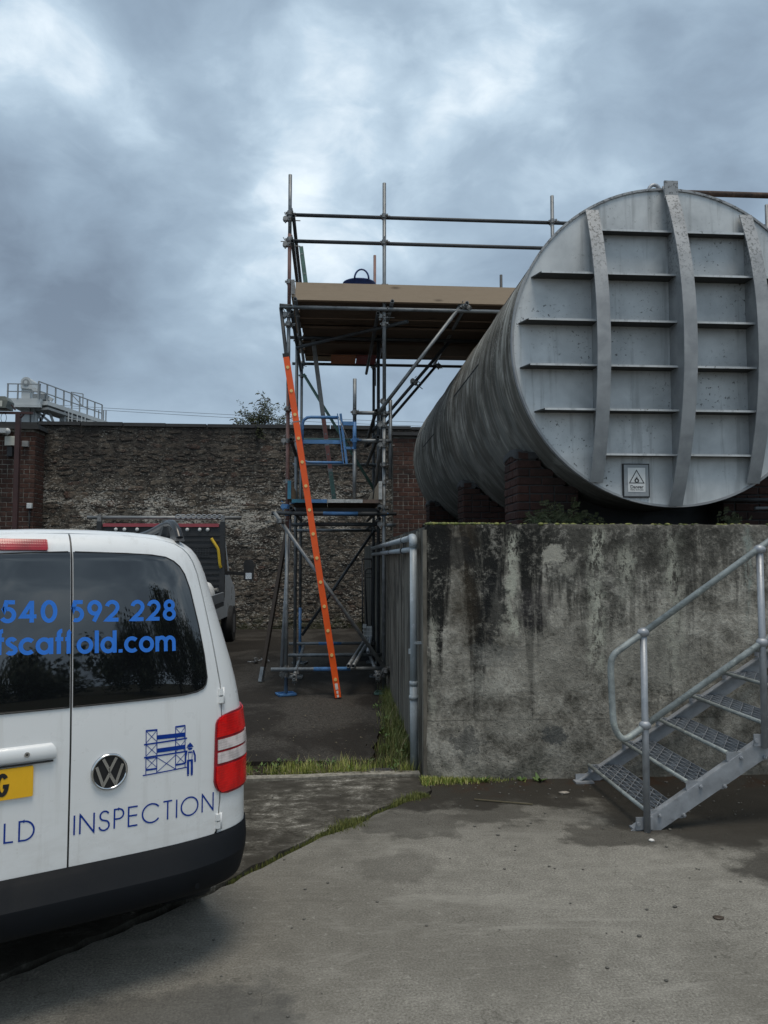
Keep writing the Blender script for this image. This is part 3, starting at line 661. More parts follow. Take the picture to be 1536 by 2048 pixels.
SZ = [4.472, 4.075, 3.675, 3.295, 2.925, 2.56]; SD = .15
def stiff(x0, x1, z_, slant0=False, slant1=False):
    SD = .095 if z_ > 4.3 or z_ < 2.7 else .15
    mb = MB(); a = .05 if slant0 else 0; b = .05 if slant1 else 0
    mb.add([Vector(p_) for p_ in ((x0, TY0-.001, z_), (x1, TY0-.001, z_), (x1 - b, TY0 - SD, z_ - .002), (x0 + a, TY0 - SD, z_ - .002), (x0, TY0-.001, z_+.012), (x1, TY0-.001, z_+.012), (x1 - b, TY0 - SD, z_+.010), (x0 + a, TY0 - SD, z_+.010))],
           [(0,1,2,3), (7,6,5,4), (0,4,5,1), (1,5,6,2), (2,6,7,3), (3,7,4,0)]); st2 = mb.build('stiffener', 'stiffener_shade', tank); MB().bar((x0 + a, TY0 - SD - .002, z_ + .004), (x1 - b, TY0 - SD - .002, z_ + .004), .005, .017).build('stiffener_edge', 'tank_end_paint', st2)  # shelf shade is in the plate colour; pale edge bar keeps the end-plate paint
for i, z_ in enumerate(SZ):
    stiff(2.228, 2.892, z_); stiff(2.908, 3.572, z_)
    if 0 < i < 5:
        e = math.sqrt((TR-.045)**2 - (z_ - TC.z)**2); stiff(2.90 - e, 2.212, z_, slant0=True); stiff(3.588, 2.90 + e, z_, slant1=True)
# danger sign bolted on the end plate
sg = MB(); sg.box((2.452, TY0 - .02, 2.212), (2.682, TY0 - .002, 2.498)); so = sg.build('sign_frame', 'sign_black', tank, 'small hazard sign panel in a dark frame low on the tank end')
MB().box((2.462, TY0 - .024, 2.222), (2.672, TY0 - .0201, 2.488)).build('sign_panel', 'sign_grey', so)
MB().box((2.493, TY0 - .027, 2.258), (2.643, TY0 - .0241, 2.462)).build('sign_label', 'sign_white', so)
def tri_ring(cx, cz, r1, r2, y_):
    P1 = [Vector((cx + r1*math.sin(a), y_, cz + r1*math.cos(a))) for a in (0, 2*math.pi/3, 4*math.pi/3)]; P2 = [Vector((cx + r2*math.sin(a), y_, cz + r2*math.cos(a))) for a in (0, 2*math.pi/3, 4*math.pi/3)]
    return MB().add(P1 + P2, [(i, (i+1) % 3, 3+(i+1) % 3, 3+i) for i in range(3)])
tri_ring(2.568, 2.369, .079, .064, TY0 - .0275).build('warning_triangle', 'sign_black', so)
fl = [(0, -.026), (.016, -.024), (.021, -.010), (.015, .006), (.013, -.002), (.008, .012), (.002, .030), (-.002, .012), (-.008, .020), (-.008, .004), (-.014, .008), (-.020, -.008), (-.016, -.023)]
MB().add([Vector((2.568, TY0 - .0276, 2.361))] + [Vector((2.568 + a, TY0 - .0276, 2.363 + b)) for a, b in fl], [(0, 1+i, 1+(i+1) % len(fl)) for i in range(len(fl))]).build('flame_symbol', 'sign_black', so)
MB().add([Vector((2.568 + a*.42, TY0 - .0279, 2.355 + b*.42)) for a, b in fl], [tuple(range(len(fl)))]).build('flame_core', 'sign_white', so)
MB().box((2.55, TY0 - .0278, 2.3325), (2.586, TY0 - .0272, 2.3355)).build('flame_base', 'sign_black', so)
def text_mesh(txt, size, bold=0.0):
    cu = bpy.data.curves.new('txt', 'FONT'); cu.body = txt; cu.size = size; cu.align_x = 'CENTER'; cu.offset = bold
    o = bpy.data.objects.new('txt', cu); col.objects.link(o); dg = bpy.context.evaluated_depsgraph_get(); me = bpy.data.meshes.new_from_object(o.evaluated_get(dg)); bpy.data.objects.remove(o); return me
for txt, sz, zt, bd in (('Danger', .038, 2.288, .0008), ('Highly flammable', .0165, 2.271, .0002)):
    me = text_mesh(txt, sz, bd); me.transform(Matrix.Translation((2.568, TY0 - .0278, zt)) @ Matrix.Rotation(R(90), 4, 'X')); me.materials.clear(); link('sign_lettering', me, 'sign_black', so)

# brick saddles under the tank
def saddle(yf, depth, label, zmin, full):
    s_ = thing('brick_saddle', label, 'saddle', (2.9, yf + depth/2, 0))
    top = lambda x_: min(2.66, TC.z - math.sqrt(max(0, TR**2 - (x_ - TC.x)**2)) - .015)
    clip = lambda a, b, z_: z_ < min(top(a), top(b)) + .075
    for xa, xb in (((1.68, 2.22), (3.58, 4.12)) if not full else ((1.68, 4.12),)):
        xs = frange(xa, xb, 14); mb = MB(); mb.prism([(xs[0], -.04)] + [(x_, top(x_) - .03) for x_ in xs] + [(xs[-1], -.04)], yf + .012, yf + depth - .012); mb.build('saddle_core', 'coping_dark', s_)
        brick_face(s_, xa - .012, xb + .012, zmin, 2.66, yf, .076, .225, .011, 'brick_pier', clip=clip, seed=int(yf*10 + xa))
    if not full:
        xs = frange(2.22, 3.58, 20); MB().prism([(xs[0], -.04)] + [(x_, top(x_) + .05) for x_ in xs] + [(xs[-1], -.04)], yf + .30, yf + depth - .02).build('saddle_light_block', 'black_gear', s_)  # added black blocker that shuts off the bright gap under the tank
    rotL = Matrix.Translation((1.668, yf + depth, 0)) @ Matrix.Rotation(R(-90), 4, 'Z')
    brick_face(s_, 0, depth, zmin, 2.66, 0, .076, .225, .011, 'brick_pier', rotL, seed=int(yf*10) + 1)
    rr = random.Random(int(yf*7)); mb = MB()
    rows = [[Vector((1.66 + .24*i/8, yf + depth*j/6, 2.655 + .035*mnoise.noise(Vector((i*.9, j*1.1, yf))) + .05*math.sin(math.pi*j/6)*math.sin(math.pi*min(1, i/8 + .25)) - .0)) for i in range(9)] for j in range(7)]
    mb.grid(rows); mb.grid([[v_ - Vector((0, 0, .06)) for v_ in rows[0]], rows[0]]); mb.grid([[r_[0] - Vector((0, 0, .06)) for r_ in rows], [r_[0] for r_ in rows]])
    mb.build('mortar_crown', 'coping_dark', s_); return s_
saddle(6.75, .52, 'brick saddle wall under the near end of the tank', 1.9, False)
saddle(9.55, .45, 'brick saddle wall in shadow under the middle of the tank', 2.05, True)
saddle(12.9, .45, 'brick saddle wall under the far end of the tank', 2.05, True)

# rusty vent pipe over the tank, right edge
rp = thing('vent_pipe', 'rusty brown pipe crossing above the tank at the right edge', 'pipe', (4.6, 7.2, 4.0))
MB().tube((3.25, 7.2, 5.32), (7.2, 7.2, 5.33), .029, 14).build('pipe', 'rusty_pipe', rp)
MB().tube((3.28, 7.2, 4.80), (3.28, 7.2, 5.30), .025, 10).build('pipe_stand', 'rusty_pipe', rp); MB().tube((6.8, 7.2, -.04), (6.8, 7.2, 5.31), .029, 10).build('pipe_stand', 'rusty_pipe', rp)
# thin pipes low behind the wall, right
lp = thing('service_pipe', 'thin dark horizontal pipes under the tank at the right edge', 'pipe', (4.3, 6.6, 0))
MB().tube((3.35, 6.62, 2.225), (6.2, 6.62, 2.225), .018, 10).build('pipe', 'tube_dark', lp); MB().tube((3.72, 6.5, 2.14), (6.2, 6.5, 2.19), .016, 10).build('pipe', 'tube_steel', lp)
MB().tube((6.0, 6.62, -.04), (6.0, 6.62, 2.22), .02, 8).build('pipe_stand', 'tube_dark', lp); MB().tube((6.1, 6.5, -.04), (6.1, 6.5, 2.19), .02, 8).build('pipe_stand', 'tube_dark', lp)

# ================================================================== SCAFFOLD
sc_ = thing('scaffold_tower', 'steel tube scaffold tower with boarded platform reaching over the tank', 'scaffold', (.1, 11.2, 0))
TRd = .0242
YF, YM, YB = 9.8, 11.2, 12.7
def stube(name, a, b, mat='tube_steel'): return MB().pipe(a, b, TRd, 14).build(name, mat, sc_)
def coupler(p_, d1, d2, blue=False, off=None):
    """double coupler: one band round each tube, block between, bolts"""
    p_ = Vector(p_); d1 = Vector(d1).normalized(); d2 = Vector(d2).normalized(); nn = d1.cross(d2)
    nn = nn.normalized() if nn.length > .1 else Vector((0, -1, 0))
    if off is None: off = .052
    mb = MB(); q = p_ + nn*off
    mb.tube(p_ - d1*.026, p_ + d1*.026, .032, 10); mb.tube(q - d2*.026, q + d2*.026, .032, 10)
    mb.tube(p_ - d1*.030, p_ - d1*.018, .036, 10); mb.tube(q + d2*.016, q + d2*.028, .036, 10)
    for c, dd, ee in ((p_, d1, d2), (q, d2, d1)):
        side = ee - dd*ee.dot(dd)
        side = side.normalized() if side.length > .1 else Vector((1, 0, 0))
        b0 = c + side*.040 - nn*.04; mb.tube(b0, b0 + nn*.10*rnd.choice((1, -1)) , .0065, 6); mb.box(b0 - Vector((.011,)*3), b0 + Vector((.011,)*3))
        b1 = c - side*.042; mb.tube(b1 - dd*.012, b1 + dd*.012, .012, 6); b2 = c + side*.05; mb.bar(b2, b2 + side*.045*rnd.uniform(.4, 1) + nn*rnd.uniform(-.03, .03), .010, .010)
    mb.build('coupler', 'tube_blue' if blue else 'coupler_metal', sc_, fix=False)
Xa, Zv = Vector((1, 0, 0)), Vector((0, 0, 1)); Ya = Vector((0, 1, 0))
XL, XR = -.545, .685
def std(x_, y_, z0, z1, mat='tube_steel'):
    return stube('standard', (x_, y_, z0), (x_, y_, z1), mat)
# standards
std(XL, YF, .02, 2.05); std(XL, YF, 2.05, 3.9, 'tube_rust'); std(XL, YF, 3.9, 4.9); std(XL + .004, YF, 4.9, 5.9, 'tube_rust'); std(XL + .006, YF, 5.9, 6.69)
std(XR, YF, .02, 3.6); std(XR + .004, YF, 3.6, 6.62); std(XR + .085, YF + .03, 2.72, 3.75)
std(-.50, YM, .02, 5.0); std(.70, YM, .02, 5.0, 'tube_dark')
std(-.485, YB, .02, .9, 'tube_blue'); std(-.485, YB, .9, 4.98); std(.715, YB, .02, 4.9, 'tube_dark'); std(.735, YB + .06, 4.6, 6.84, 'tube_rust')
std(2.93, YF, 4.75, 6.525); std(2.892, YB, 4.75, 6.535, 'tube_dark'); std(5.9, YF, -.02, 6.5); std(5.9, YB, -.02, 6.5)
std(.305, YF - .055, 2.42, 3.085); std(.305, YF - .055, 3.06, 3.46, 'tube_blue'); std(.305, YF - .055, 3.44, 4.0)
# ledgers along x
def led(y_, z_, x0, x1, mat='tube_steel', dy=-.05): return stube('ledger', (x0, y_ + dy, z_), (x1, y_ + dy, z_), mat)
for y_, xa, xb, ba, bb in ((YF, -.73, .82, -.2, .26), (YM, -.66, .80, 9, 9), (YB, -.66, .66, -.18, .19)):
    led(y_, .32, xa, xb)
    if ba < 5: MB().tube((ba, y_ - .05, .32), (bb, y_ - .05, .32), .0252, 14).build('paint_band', 'tube_blue', sc_, 'blue painted band on the bottom ledger')
led(YF, 2.27, -.74, .84, 'tube_dark'); MB().tube((-.09, YF - .05, 2.27), (.35, YF - .05, 2.27), .0252, 14).build('paint_band', 'tube_blue', sc_, 'blue painted band under the middle platform')
led(YF, 2.14, -.36, .62, 'tube_dark', .10); led(YM, 2.19, -.62, .80, 'tube_dark'); led(YB, 2.16, -.6, .8); led(YF, 2.13, .66, .84, dy=.02)
led(YB, 3.66, -.45, .78, 'tube_green'); led(YB, 3.245, -.62, .78, 'tube_steel')
led(YF, 3.57, .27, .76, dy=-.005); led(YF, 3.21, .27, .78, dy=-.005)
led(YF, 4.92, -.66, 3.3); led(YB, 4.925, -.64, 3.4, 'tube_dark'); led(YM, 4.93, -.6, 3.3, 'tube_dark')
led(YF, 6.18, -.59, 4.2, 'tube_dark', .05); led(YF, 6.25, 4.0, 6.4, 'tube_dark', .1); led(YF, 5.83, -.59, 4.2, 'tube_dark', .05); led(YF, 5.86, 4.0, 6.4, 'tube_dark', .1); led(YF, 4.92, 3.2, 6.2, dy=.02); led(YB, 4.925, 3.2, 6.2, dy=.02)
# transoms along y
def tran(x_, z_, y0, y1, mat='tube_steel', name='transom'): return stube(name, (x_, y0, z_), (x_, y1, z_), mat)
tran(-.435, .245, 9.62, 12.95); tran(.60, .245, 9.62, 12.95)
tran(-.49, 2.33, 9.66, 12.9, 'tube_dark'); tran(.62, 2.33, 9.66, 12.9, 'tube_dark'); tran(.62, 2.20, 9.66, 12.9, 'tube_dark')
tran(-.455, 4.985, 9.62, 12.9); tran(.78, 4.985, 9.62, 12.9); tran(-.50, 4.83, 9.66, 12.9, 'tube_dark'); tran(.60, 4.84, 9.66, 12.9, 'tube_dark'); tran(1.745, 4.985, 9.62, 12.9); tran(2.9, 4.985, 9.7, 12.9)
tran(-.49, 6.10, 9.7, 12.75, 'tube_dark', 'guard_rail'); tran(-.50, 5.76, 9.68, 12.75, 'tube_dark', 'guard_rail'); tran(-.50, 3.2, 9.68, 12.8, 'tube_dark', 'guard_rail'); tran(.60, 3.24, 9.68, 12.8, 'tube_dark', 'guard_rail'); tran(.58, 3.58, 9.68, 12.8, 'tube_dark', 'guard_rail')
# braces
def brace(a, b, mat='tube_steel'): return stube('brace', a, b, mat)
brace((-.70, YF - .10, 2.28), (.75, YF - .10, .24)); brace((-.45, YB - .10, .46), (.72, YB - .10, 2.16), 'tube_dark'); brace((-.45, YB - .1, 4.74), (.72, YB - .1, 2.83), 'tube_green')
brace((1.0, YF + .06, 4.80), (-.50, YM - .05, 4.78), 'tube_dark')
for y_, m_ in ((YF - .05, 'tube_steel'), (YM, 'tube_dark'), (YB - .05, 'tube_dark')): brace((.60, y_, 3.55), (1.74, y_, 5.06) if y_ < 10 else (1.78, y_, 4.95), m_)
brace((.66, YF + .02, 3.62), (.74, 11.0, 2.6), 'tube_dark'); brace((.64, YF + .05, 3.15), (.62, 10.9, 2.55), 'tube_steel')
brace((-.645, YF - .02, 4.92), (-.50, YF + .12, 3.65), 'tube_dark'); brace((-.605, YF + .05, .30), (-.515, YF + .10, 2.2), 'galv'); stube('stub_tube', (-.66, YF - .05, 4.94), (-.50, YF - .05, 4.93), 'tube_dark')
# couplers at the nodes
for p_, d2, bl in (((XL, YF, 6.18), Xa, 0), ((XL, YF, 5.83), Xa, 0), ((XL, YF, 6.10), Ya, 0), ((XL, YF, 5.76), Ya, 0), ((XR, YF, 6.18), Xa, 0), ((XR, YF, 5.83), Xa, 0), ((2.93, YF, 6.18), Xa, 0), ((XL, YF, 5.27), Xa, 0), ((XR, YF, 5.245), Xa, 0),
        ((XL, YF, 4.92), Xa, 0), ((XL, YF, 4.83), Ya, 0), ((XL, YF, 4.70), Zv, 0), ((XR, YF, 4.92), Xa, 0), ((XR, YF, 4.84), Ya, 0), ((XR, YF, 4.74), Xa, 0), ((XR, YF, 3.72), (1, 0, 1.3), 0), ((XR, YF, 3.57), Xa, 0), ((XR, YF, 3.42), Ya, 0), ((XR, YF, 3.21), Xa, 0), ((XR, YF, 3.16), Ya, 0), ((XR, YF, 2.9), Zv, 0),
        ((XL, YF, 3.2), Ya, 0), ((XL, YF, 3.6), Zv, 0), ((XL, YF, 2.27), Xa, 1), ((XL, YF, 2.36), Ya, 1), ((XR, YF, 2.27), Xa, 1), ((XR, YF, 2.36), Ya, 0), ((XR, YF, 2.14), Ya, 0), ((XL, YF, .32), Xa, 0), ((XL, YF, .25), Ya, 0), ((XR, YF, .32), Xa, 0), ((XR, YF, .25), Ya, 0), ((XL, YF, 2.68), Xa, 0), ((XR, YF, 2.68), Xa, 0),
        ((.305, YF - .05, 3.57), Xa, 0), ((.305, YF - .05, 3.21), Xa, 1), ((-.485, YB, .32), Xa, 0), ((-.50, YM, .32), Xa, 0), ((.715, YB, .32), Xa, 0), ((-.485, YB, 4.90), Xa, 0), ((-.485, YB, 4.74), Xa, 0), ((.715, YB, 4.9), Xa, 0), ((-.50, YM, 4.9), Xa, 0), ((-.485, YB, 2.16), Xa, 0), ((-.5, YM, 2.19), Xa, 0), ((.715, YB, 2.2), Xa, 0)):
    coupler(p_, Zv, d2, bool(bl))
coupler((1.70, YF - .05, 4.985), (1, 0, 1.32), Xa); coupler((1.745, YF - .06, 4.985), Ya, (1, 0, 1.3)); coupler((1.80, YB - .05, 4.92), Xa, (1, 0, 1.2)); coupler((-.62, YF - .10, 2.17), (1, 0, -1.4), Zv); coupler((.70, YF - .10, .31), (1, 0, -1.4), Zv); coupler((.60, 9.7, .245), Ya, Xa); coupler((-.435, 9.7, .245), Ya, Xa); coupler((1.25, YM, 4.3), (1, 0, 1.32), Ya)
# base plates
for x_, y_, m_ in ((XL, YF, 'tube_blue'), (XR, YF, 'tube_green'), (-.50, YM, 'tube_steel'), (.70, YM, 'tube_steel'), (-.485, YB, 'tube_steel'), (.715, YB, 'tube_steel')):
    mb = MB(); M_ = Matrix.Translation((x_, y_, 0)) @ Matrix.Rotation(rnd.uniform(-.4, .4), 4, 'Z')
    mb.box((-.105, -.09, -.006), (.105, .09, .004), M_); mb.box((-.115, -.10, .004), (.115, -.088, .022), M_); mb.box((-.115, .088, .004), (.115, .10, .022), M_); mb.box((-.115, -.10, .004), (-.103, .10, .022), M_); mb.box((.103, -.10, .004), (.115, .10, .022), M_); mb.tube((x_, y_, .004), (x_, y_, .10), .017, 10)
    mb.build('base_plate', m_, sc_)
# upper platform boards (run along x), batten under, toe boards
BZ = 5.012
for i in range(12):
    y_ = 9.80 + i*.235; dz = rnd.uniform(0, .012)
    if i == 4: continue_x = 0
    x0 = -.44 + rnd.uniform(-.03, .03)
    mb = MB(); mb.box((x0, y_, BZ + dz), (3.5 + rnd.uniform(-.1, .1), y_ + .222, BZ + .038 + dz)); mb.build('scaffold_board', 'deck_wood', sc_)
    MB().box((3.62, y_, BZ + dz), (6.1, y_ + .222, BZ + .038 + dz)).build('scaffold_board', 'deck_wood', sc_)
for i, z_ in ((0, 4.955), (1, 4.948)):      # doubled boards slung under the deck
    MB().box((-.40, 10.75 + i*.75, z_), (2.6, 10.95 + i*.75, z_ + .036)).build('under_board', 'deck_wood', sc_)
MB().box((-.455, YF - .092, 5.005), (3.35, YF - .054, 5.232)).build('toe_board', 'toe_board_wood', sc_, 'pale timber toe board along the front of the upper platform')
MB().box((3.37, YF - .092, 5.005), (6.1, YF - .054, 5.232)).build('toe_board', 'toe_board_wood', sc_)
MB().box((-.512, YF - .04, 5.06), (-.474, 12.5, 5.285)).build('toe_board', 'toe_board_wood', sc_); MB().box((-.516, YF - .056, 5.09), (-.470, YF - .0405, 5.28)).build('board_end_band', 'coupler_metal', sc_)
MB().box((-.42, 12.45, 4.985), (.15, 12.70, 5.005)).build('under_board', 'toe_board_wood', sc_)
for x0, x1, m_ in ((.0, .40, 'hatch_orange'), (.41, .72, 'truck_red')): MB().box((x0, 12.10, 4.925), (x1, 12.66, 4.94)).build('hatch_panel', m_, sc_, 'reddish mesh hatch panel under the platform')
# middle platform: five boards end-on, with coloured end bands
ENDC = ('tube_teal', 'tube_blue', 'white_band', 'white_band', 'band_brown')
simple('tube_teal', (.03, .17, .26), .5, 0, .25, 14); simple('white_band', (.42, .43, .42), .5, .3, .4, 30); simple('band_brown', (.14, .10, .08), .6, 0, .4, 20)
for i in range(5):
    x0 = -.485 + i*.224; y0 = YF - .10 + rnd.uniform(-.02, .02)
    bo = MB().box((x0, y0, 2.405), (x0 + .218, 12.5, 2.443)).build('scaffold_board', 'deck_wood', sc_)
    MB().box((x0 - .001, y0 - .004, 2.402), (x0 + .219, y0 + .03, 2.446)).build('end_band', ENDC[i], bo)
for x_, m_ in ((-.515, 'tube_teal'), (.632, 'white_band')):
    bo = MB().box((x_ - .019, YF - .12, 2.45), (x_ + .019, 12.4, 2.672)).build('toe_board', 'end_wood', sc_); MB().box((x_ - .022, YF - .125, 2.447), (x_ + .022, YF - .09, 2.676)).build('end_band', m_, bo)
MB().box((-.44, YF + .05, 2.30), (.60, YF + .28, 2.345)).build('under_board', 'black_gear', sc_); MB().box((-.44, YF + .5, 2.28), (.60, YF + .75, 2.32)).build('under_board', 'black_gear', sc_)
# swing gate
gt = MB(); y_ = YF - .03
gt.sweep([(-.36, y_, 3.0), (-.36, y_, 3.40), (-.345, y_, 3.46), (-.30, y_, 3.495), (-.25, y_, 3.502), (.10, y_, 3.502)], .020, 10); gt.sweep([(-.36, y_, 3.02), (-.345, y_, 2.95), (-.30, y_, 2.922), (-.25, y_, 2.92), (.17, y_, 2.92)], .018, 10); gt.bar((-.36, y_, 3.185), (.14, y_, 3.185), .03, .05)
go = gt.build('gate_frame', 'tube_blue', sc_, 'blue self-closing ladder gate on the middle platform')
MB().bar((.085, y_ - .03, 3.545), (.165, y_ - .03, 2.90), .03, .012, (1, 0, 0)).bar((.125, y_ - .03, 3.545), (.205, y_ - .03, 2.90), .03, .03, (1, 0, 0)).build('gate_stile', 'tube_blue', go)
MB().bar((.15, y_ - .03, 3.42), (.305, y_ - .03, 3.42), .03, .05).bar((.19, y_ - .03, 3.105), (.305, y_ - .03, 3.105), .03, .03).build('gate_hinge', 'tube_blue', go)
MB().tube((.10, y_ - .05, 3.50), (.29, y_ - .05, 3.04), .004, 6).build('gate_spring', 'coupler_metal', go)

# ------------------------------------------------------------------ ladders
def ladder(name, label, foot, top, y0, y1, sw, sd_, smat, rung_mat, n, r_=.016, inner=None, first=.2):
    f, t = Vector(foot), Vector(top); L_ = (t - f).length; dr = (t - f).normalized()
    lo = thing(name, label, 'ladder', (f.x, (y0+y1)/2, f.z))
    sd2 = dr.cross(Vector((0, 1, 0))).normalized()
    for y_ in (y0, y1):
        mb = MB(); mb.bar((f.x, y_, f.z), (t.x, y_, t.z), sd_, sw, sd2)
        for sg_ in (-1, 1):      # channel flanges turned inwards
            o_ = sd2*sg_*(sw/2 - .003); yi = y_ + (.014 if y_ == y0 else -.014)
            mb.bar(Vector((f.x, yi, f.z)) + o_, Vector((t.x, yi, t.z)) + o_, .026, .005, sd2)
        mb.build('stile', smat, lo)
    rb = MB().tube((0, y0 - sd_/2 - .007, 0), (0, y1 + sd_/2 + .007, 0), r_, 12); me = rb.mesh('rung'); me.materials.append(MATS[rung_mat])
    for i in range(n):
        p_ = f + dr*(first + (L_ - first*1.6)*i/(n-1)); o = link('rung', me, None, lo); o.matrix_basis = Matrix.Translation((p_.x, 0, p_.z))
    return lo, dr, sd2
lo, dr, s2 = ladder('ladder', 'bright orange ladder leaning on the front of the scaffold', (.105, 0, .012), (-.556, 0, 4.20), 9.50, 9.735, .074, .034, 'orange_grp', 'rung_yellow', 14, .0205, first=.22)
for t_, h_, m_ in ((.135, .075, 'white_sticker'), (.065, .035, 'white_sticker'), (.02, .03, 'white_sticker')):
    c = Vector((.105, 9.4815, .012)) + dr*t_; MB().bar(c - dr*h_/2, c + dr*h_/2, .002, .034 if h_ > .05 else .024, s2).build('warning_sticker', m_, lo)
c0 = Vector((.105, 9.50, .012)); MB().bar(c0 - dr*.012, c0 + dr*.03, .032, .084, s2).build('ladder_foot', 'black_rubber', lo); ct = Vector((-.556, 9.50, 4.20)); MB().bar(ct - dr*.0, ct + dr*.05, .03, .08, s2).build('stile_end_cap', 'black_rubber', lo)
cs = c0 + dr*3.42; MB().bar(cs - s2*.05, cs + s2*.05, .036, .012, dr).build('tie_strap', 'alu_stile', lo)
lo2, dr2, s22 = ladder('ladder', 'weathered grey ladder with green foot climbing from middle to upper platform', (.075, 0, 2.445), (-.46, 0, 6.42), 11.45, 11.80, .062, .022, 'alu_stile', 'alu_stile', 13, .014)
for a, b, m_ in ((.02, .55, 'tube_green'), (.60, .95, 'band_pink'), (1.05, 1.35, 'band_pink'), (3.3, 4.0, 'tube_green')):
    if m_ == 'band_pink' and m_ not in MATS: simple('band_pink', (.30, .12, .10), .6, 0, .3, 20)
    c = Vector((.075, 11.4385, 2.445)); MB().bar(c + dr2*a, c + dr2*b, .002, .060, s22).build('paint_band', m_, lo2)

# ------------------------------------------------------------------ loose things at the scaffold
tb = thing('rubber_tub', 'dark blue rubber tub with loop handles on the upper platform', 'tub', (.40, 10.8, 5.05))
prof = [(.145, 5.055), (.15, 5.06), (.18, 5.3), (.215, 5.60), (.235, 5.615), (.238, 5.63), (.228, 5.635), (.208, 5.60), (.17, 5.2)]
mb = MB(); mb.grid([[Vector((.40 + r_*math.cos(2*math.pi*i/28), 10.8 + r_*math.sin(2*math.pi*i/28), z_)) for i in range(29)] for r_, z_ in prof]); mb.add([Vector((.40 + .146*math.cos(2*math.pi*i/28), 10.8 + .146*math.sin(2*math.pi*i/28), 5.055)) for i in range(28)], [tuple(range(28))]); mb.build('tub_body', 'tub_blue', tb)
for yh in (10.575, 11.025):
    MB().sweep([Vector((.425 + .10*math.cos(a), yh, 5.62 + .135*math.sin(a))) for a in [i*math.pi/10 for i in range(11)]], .013, 8).build('handle', 'tub_blue', tb)
lt = thing('timber_pole', 'dark timber pole leaning against the left side of the scaffold', 'pole', (-.95, 10.86, 0))
MB().bar((-.948, 10.86, .0), (-.600, 11.60, 2.42), .05, .05).build('pole', 'dark_timber', lt); MB().bar((-.952, 10.852, -.004), (-.924, 10.91, .19), .053, .053).build('pole_shoe', 'tube_steel', lt)
for i, (a, b, lb) in enumerate((((.23, 9.62, .372), (.60, 12.9, .372), 'loose galvanised tube lying across the bottom ledgers, left one of the pair'), ((.29, 9.60, .372), (.665, 12.9, .372), 'loose galvanised tube lying across the bottom ledgers, right one of the pair'), ((.545, 11.0, .372), (.69, 13.1, .372), 'short loose tube lying behind the pair on the bottom ledgers'))):
    MB().pipe(a, b, TRd, 12).build('loose_tube', 'tube_steel' if i < 2 else 'galv', None, lb, 'tube', 'loose tubes on the scaffold')
bk = thing('plastic_basket', 'small white slotted plastic basket behind the scaffold by the wall', 'basket', (.655, 13.1, 0))
mb = MB(); mb.box((.57, 13.02, .27), (.74, 13.2, .285))
for i in range(8):
    a = .572 + i*.0228; mb.bar((a, 13.02, .28), (a - .004 + (i-3.5)*.002, 13.01, .55), .008, .013); mb.bar((a, 13.2, .28), (a, 13.21, .55), .008, .013)
for z_ in (.34, .41, .48, .55): mb.bar((.565, 13.013, z_), (.745, 13.013, z_), .01, .012); mb.bar((.565, 13.01, z_), (.565, 13.21, z_), .012, .012); mb.bar((.745, 13.01, z_), (.745, 13.21, z_), .012, .012)
mb.box((.553, 13.0, .535), (.612, 13.008, .60)); mb.build('basket_body', 'white_plastic', bk); MB().box((.50, 12.98, -.01), (.80, 13.25, .27)).build('crate_base', 'black_gear', bk)
ht = thing('hand_trolley', 'black metal hand trolley standing against the bund wall behind the scaffold', 'trolley', (.66, 13.6, 0))
MB().sweep([(.575, 13.55, .02), (.575, 13.75, 1.70)], .014, 8).sweep([(.66, 13.5, .30), (.615, 13.7, 1.40), (.625, 13.71, 1.48), (.66, 13.72, 1.52), (.74, 13.72, 1.52)], .014, 8).sweep([(.735, 13.55, .02), (.735, 13.75, 1.70)], .014, 8).build('trolley_frame', 'black_gear', ht)
mb = MB(); mb.bar((.61, 13.70, 1.36), (.74, 13.70, 1.36), .012, .012); mb.bar((.61, 13.71, 1.43), (.74, 13.71, 1.43), .012, .012); mb.bar((.57, 13.74, 1.69), (.74, 13.74, 1.69), .03, .03); mb.box((.56, 13.42, .02), (.745, 13.6, .035)); mb.build('trolley_plate', 'black_gear', ht)
for x_ in (.545, .742): MB().tube((x_ - .02, 13.62, .10), (x_ + .02, 13.62, .10), .105, 16).build('wheel', 'tyre', ht)
def swivel(x_, y_, a, lab):
    o = thing('loose_coupler', lab, 'coupler', (x_, y_, 0), 'loose couplers on the asphalt', local=True); o.rotation_euler = (0, 0, a)
    MB().tube((-.03, 0, .035), (.03, 0, .035), .034, 10).tube((0, -.03, .06), (0, .03, .06), .034, 10).build('body', 'coupler_metal', o); MB().tube((.03, .03, .03), (.13, .05, .05), .008, 6).tube((-.03, -.03, .03), (-.14, -.02, .03), .008, 6).build('bolt', 'galv', o)
swivel(-1.20, 12.75, .3, 'loose scaffold coupler lying on the asphalt left of the scaffold, nearer the van'); swivel(-1.05, 12.9, 1.9, 'loose scaffold coupler lying on the asphalt left of the scaffold, nearer the pole')

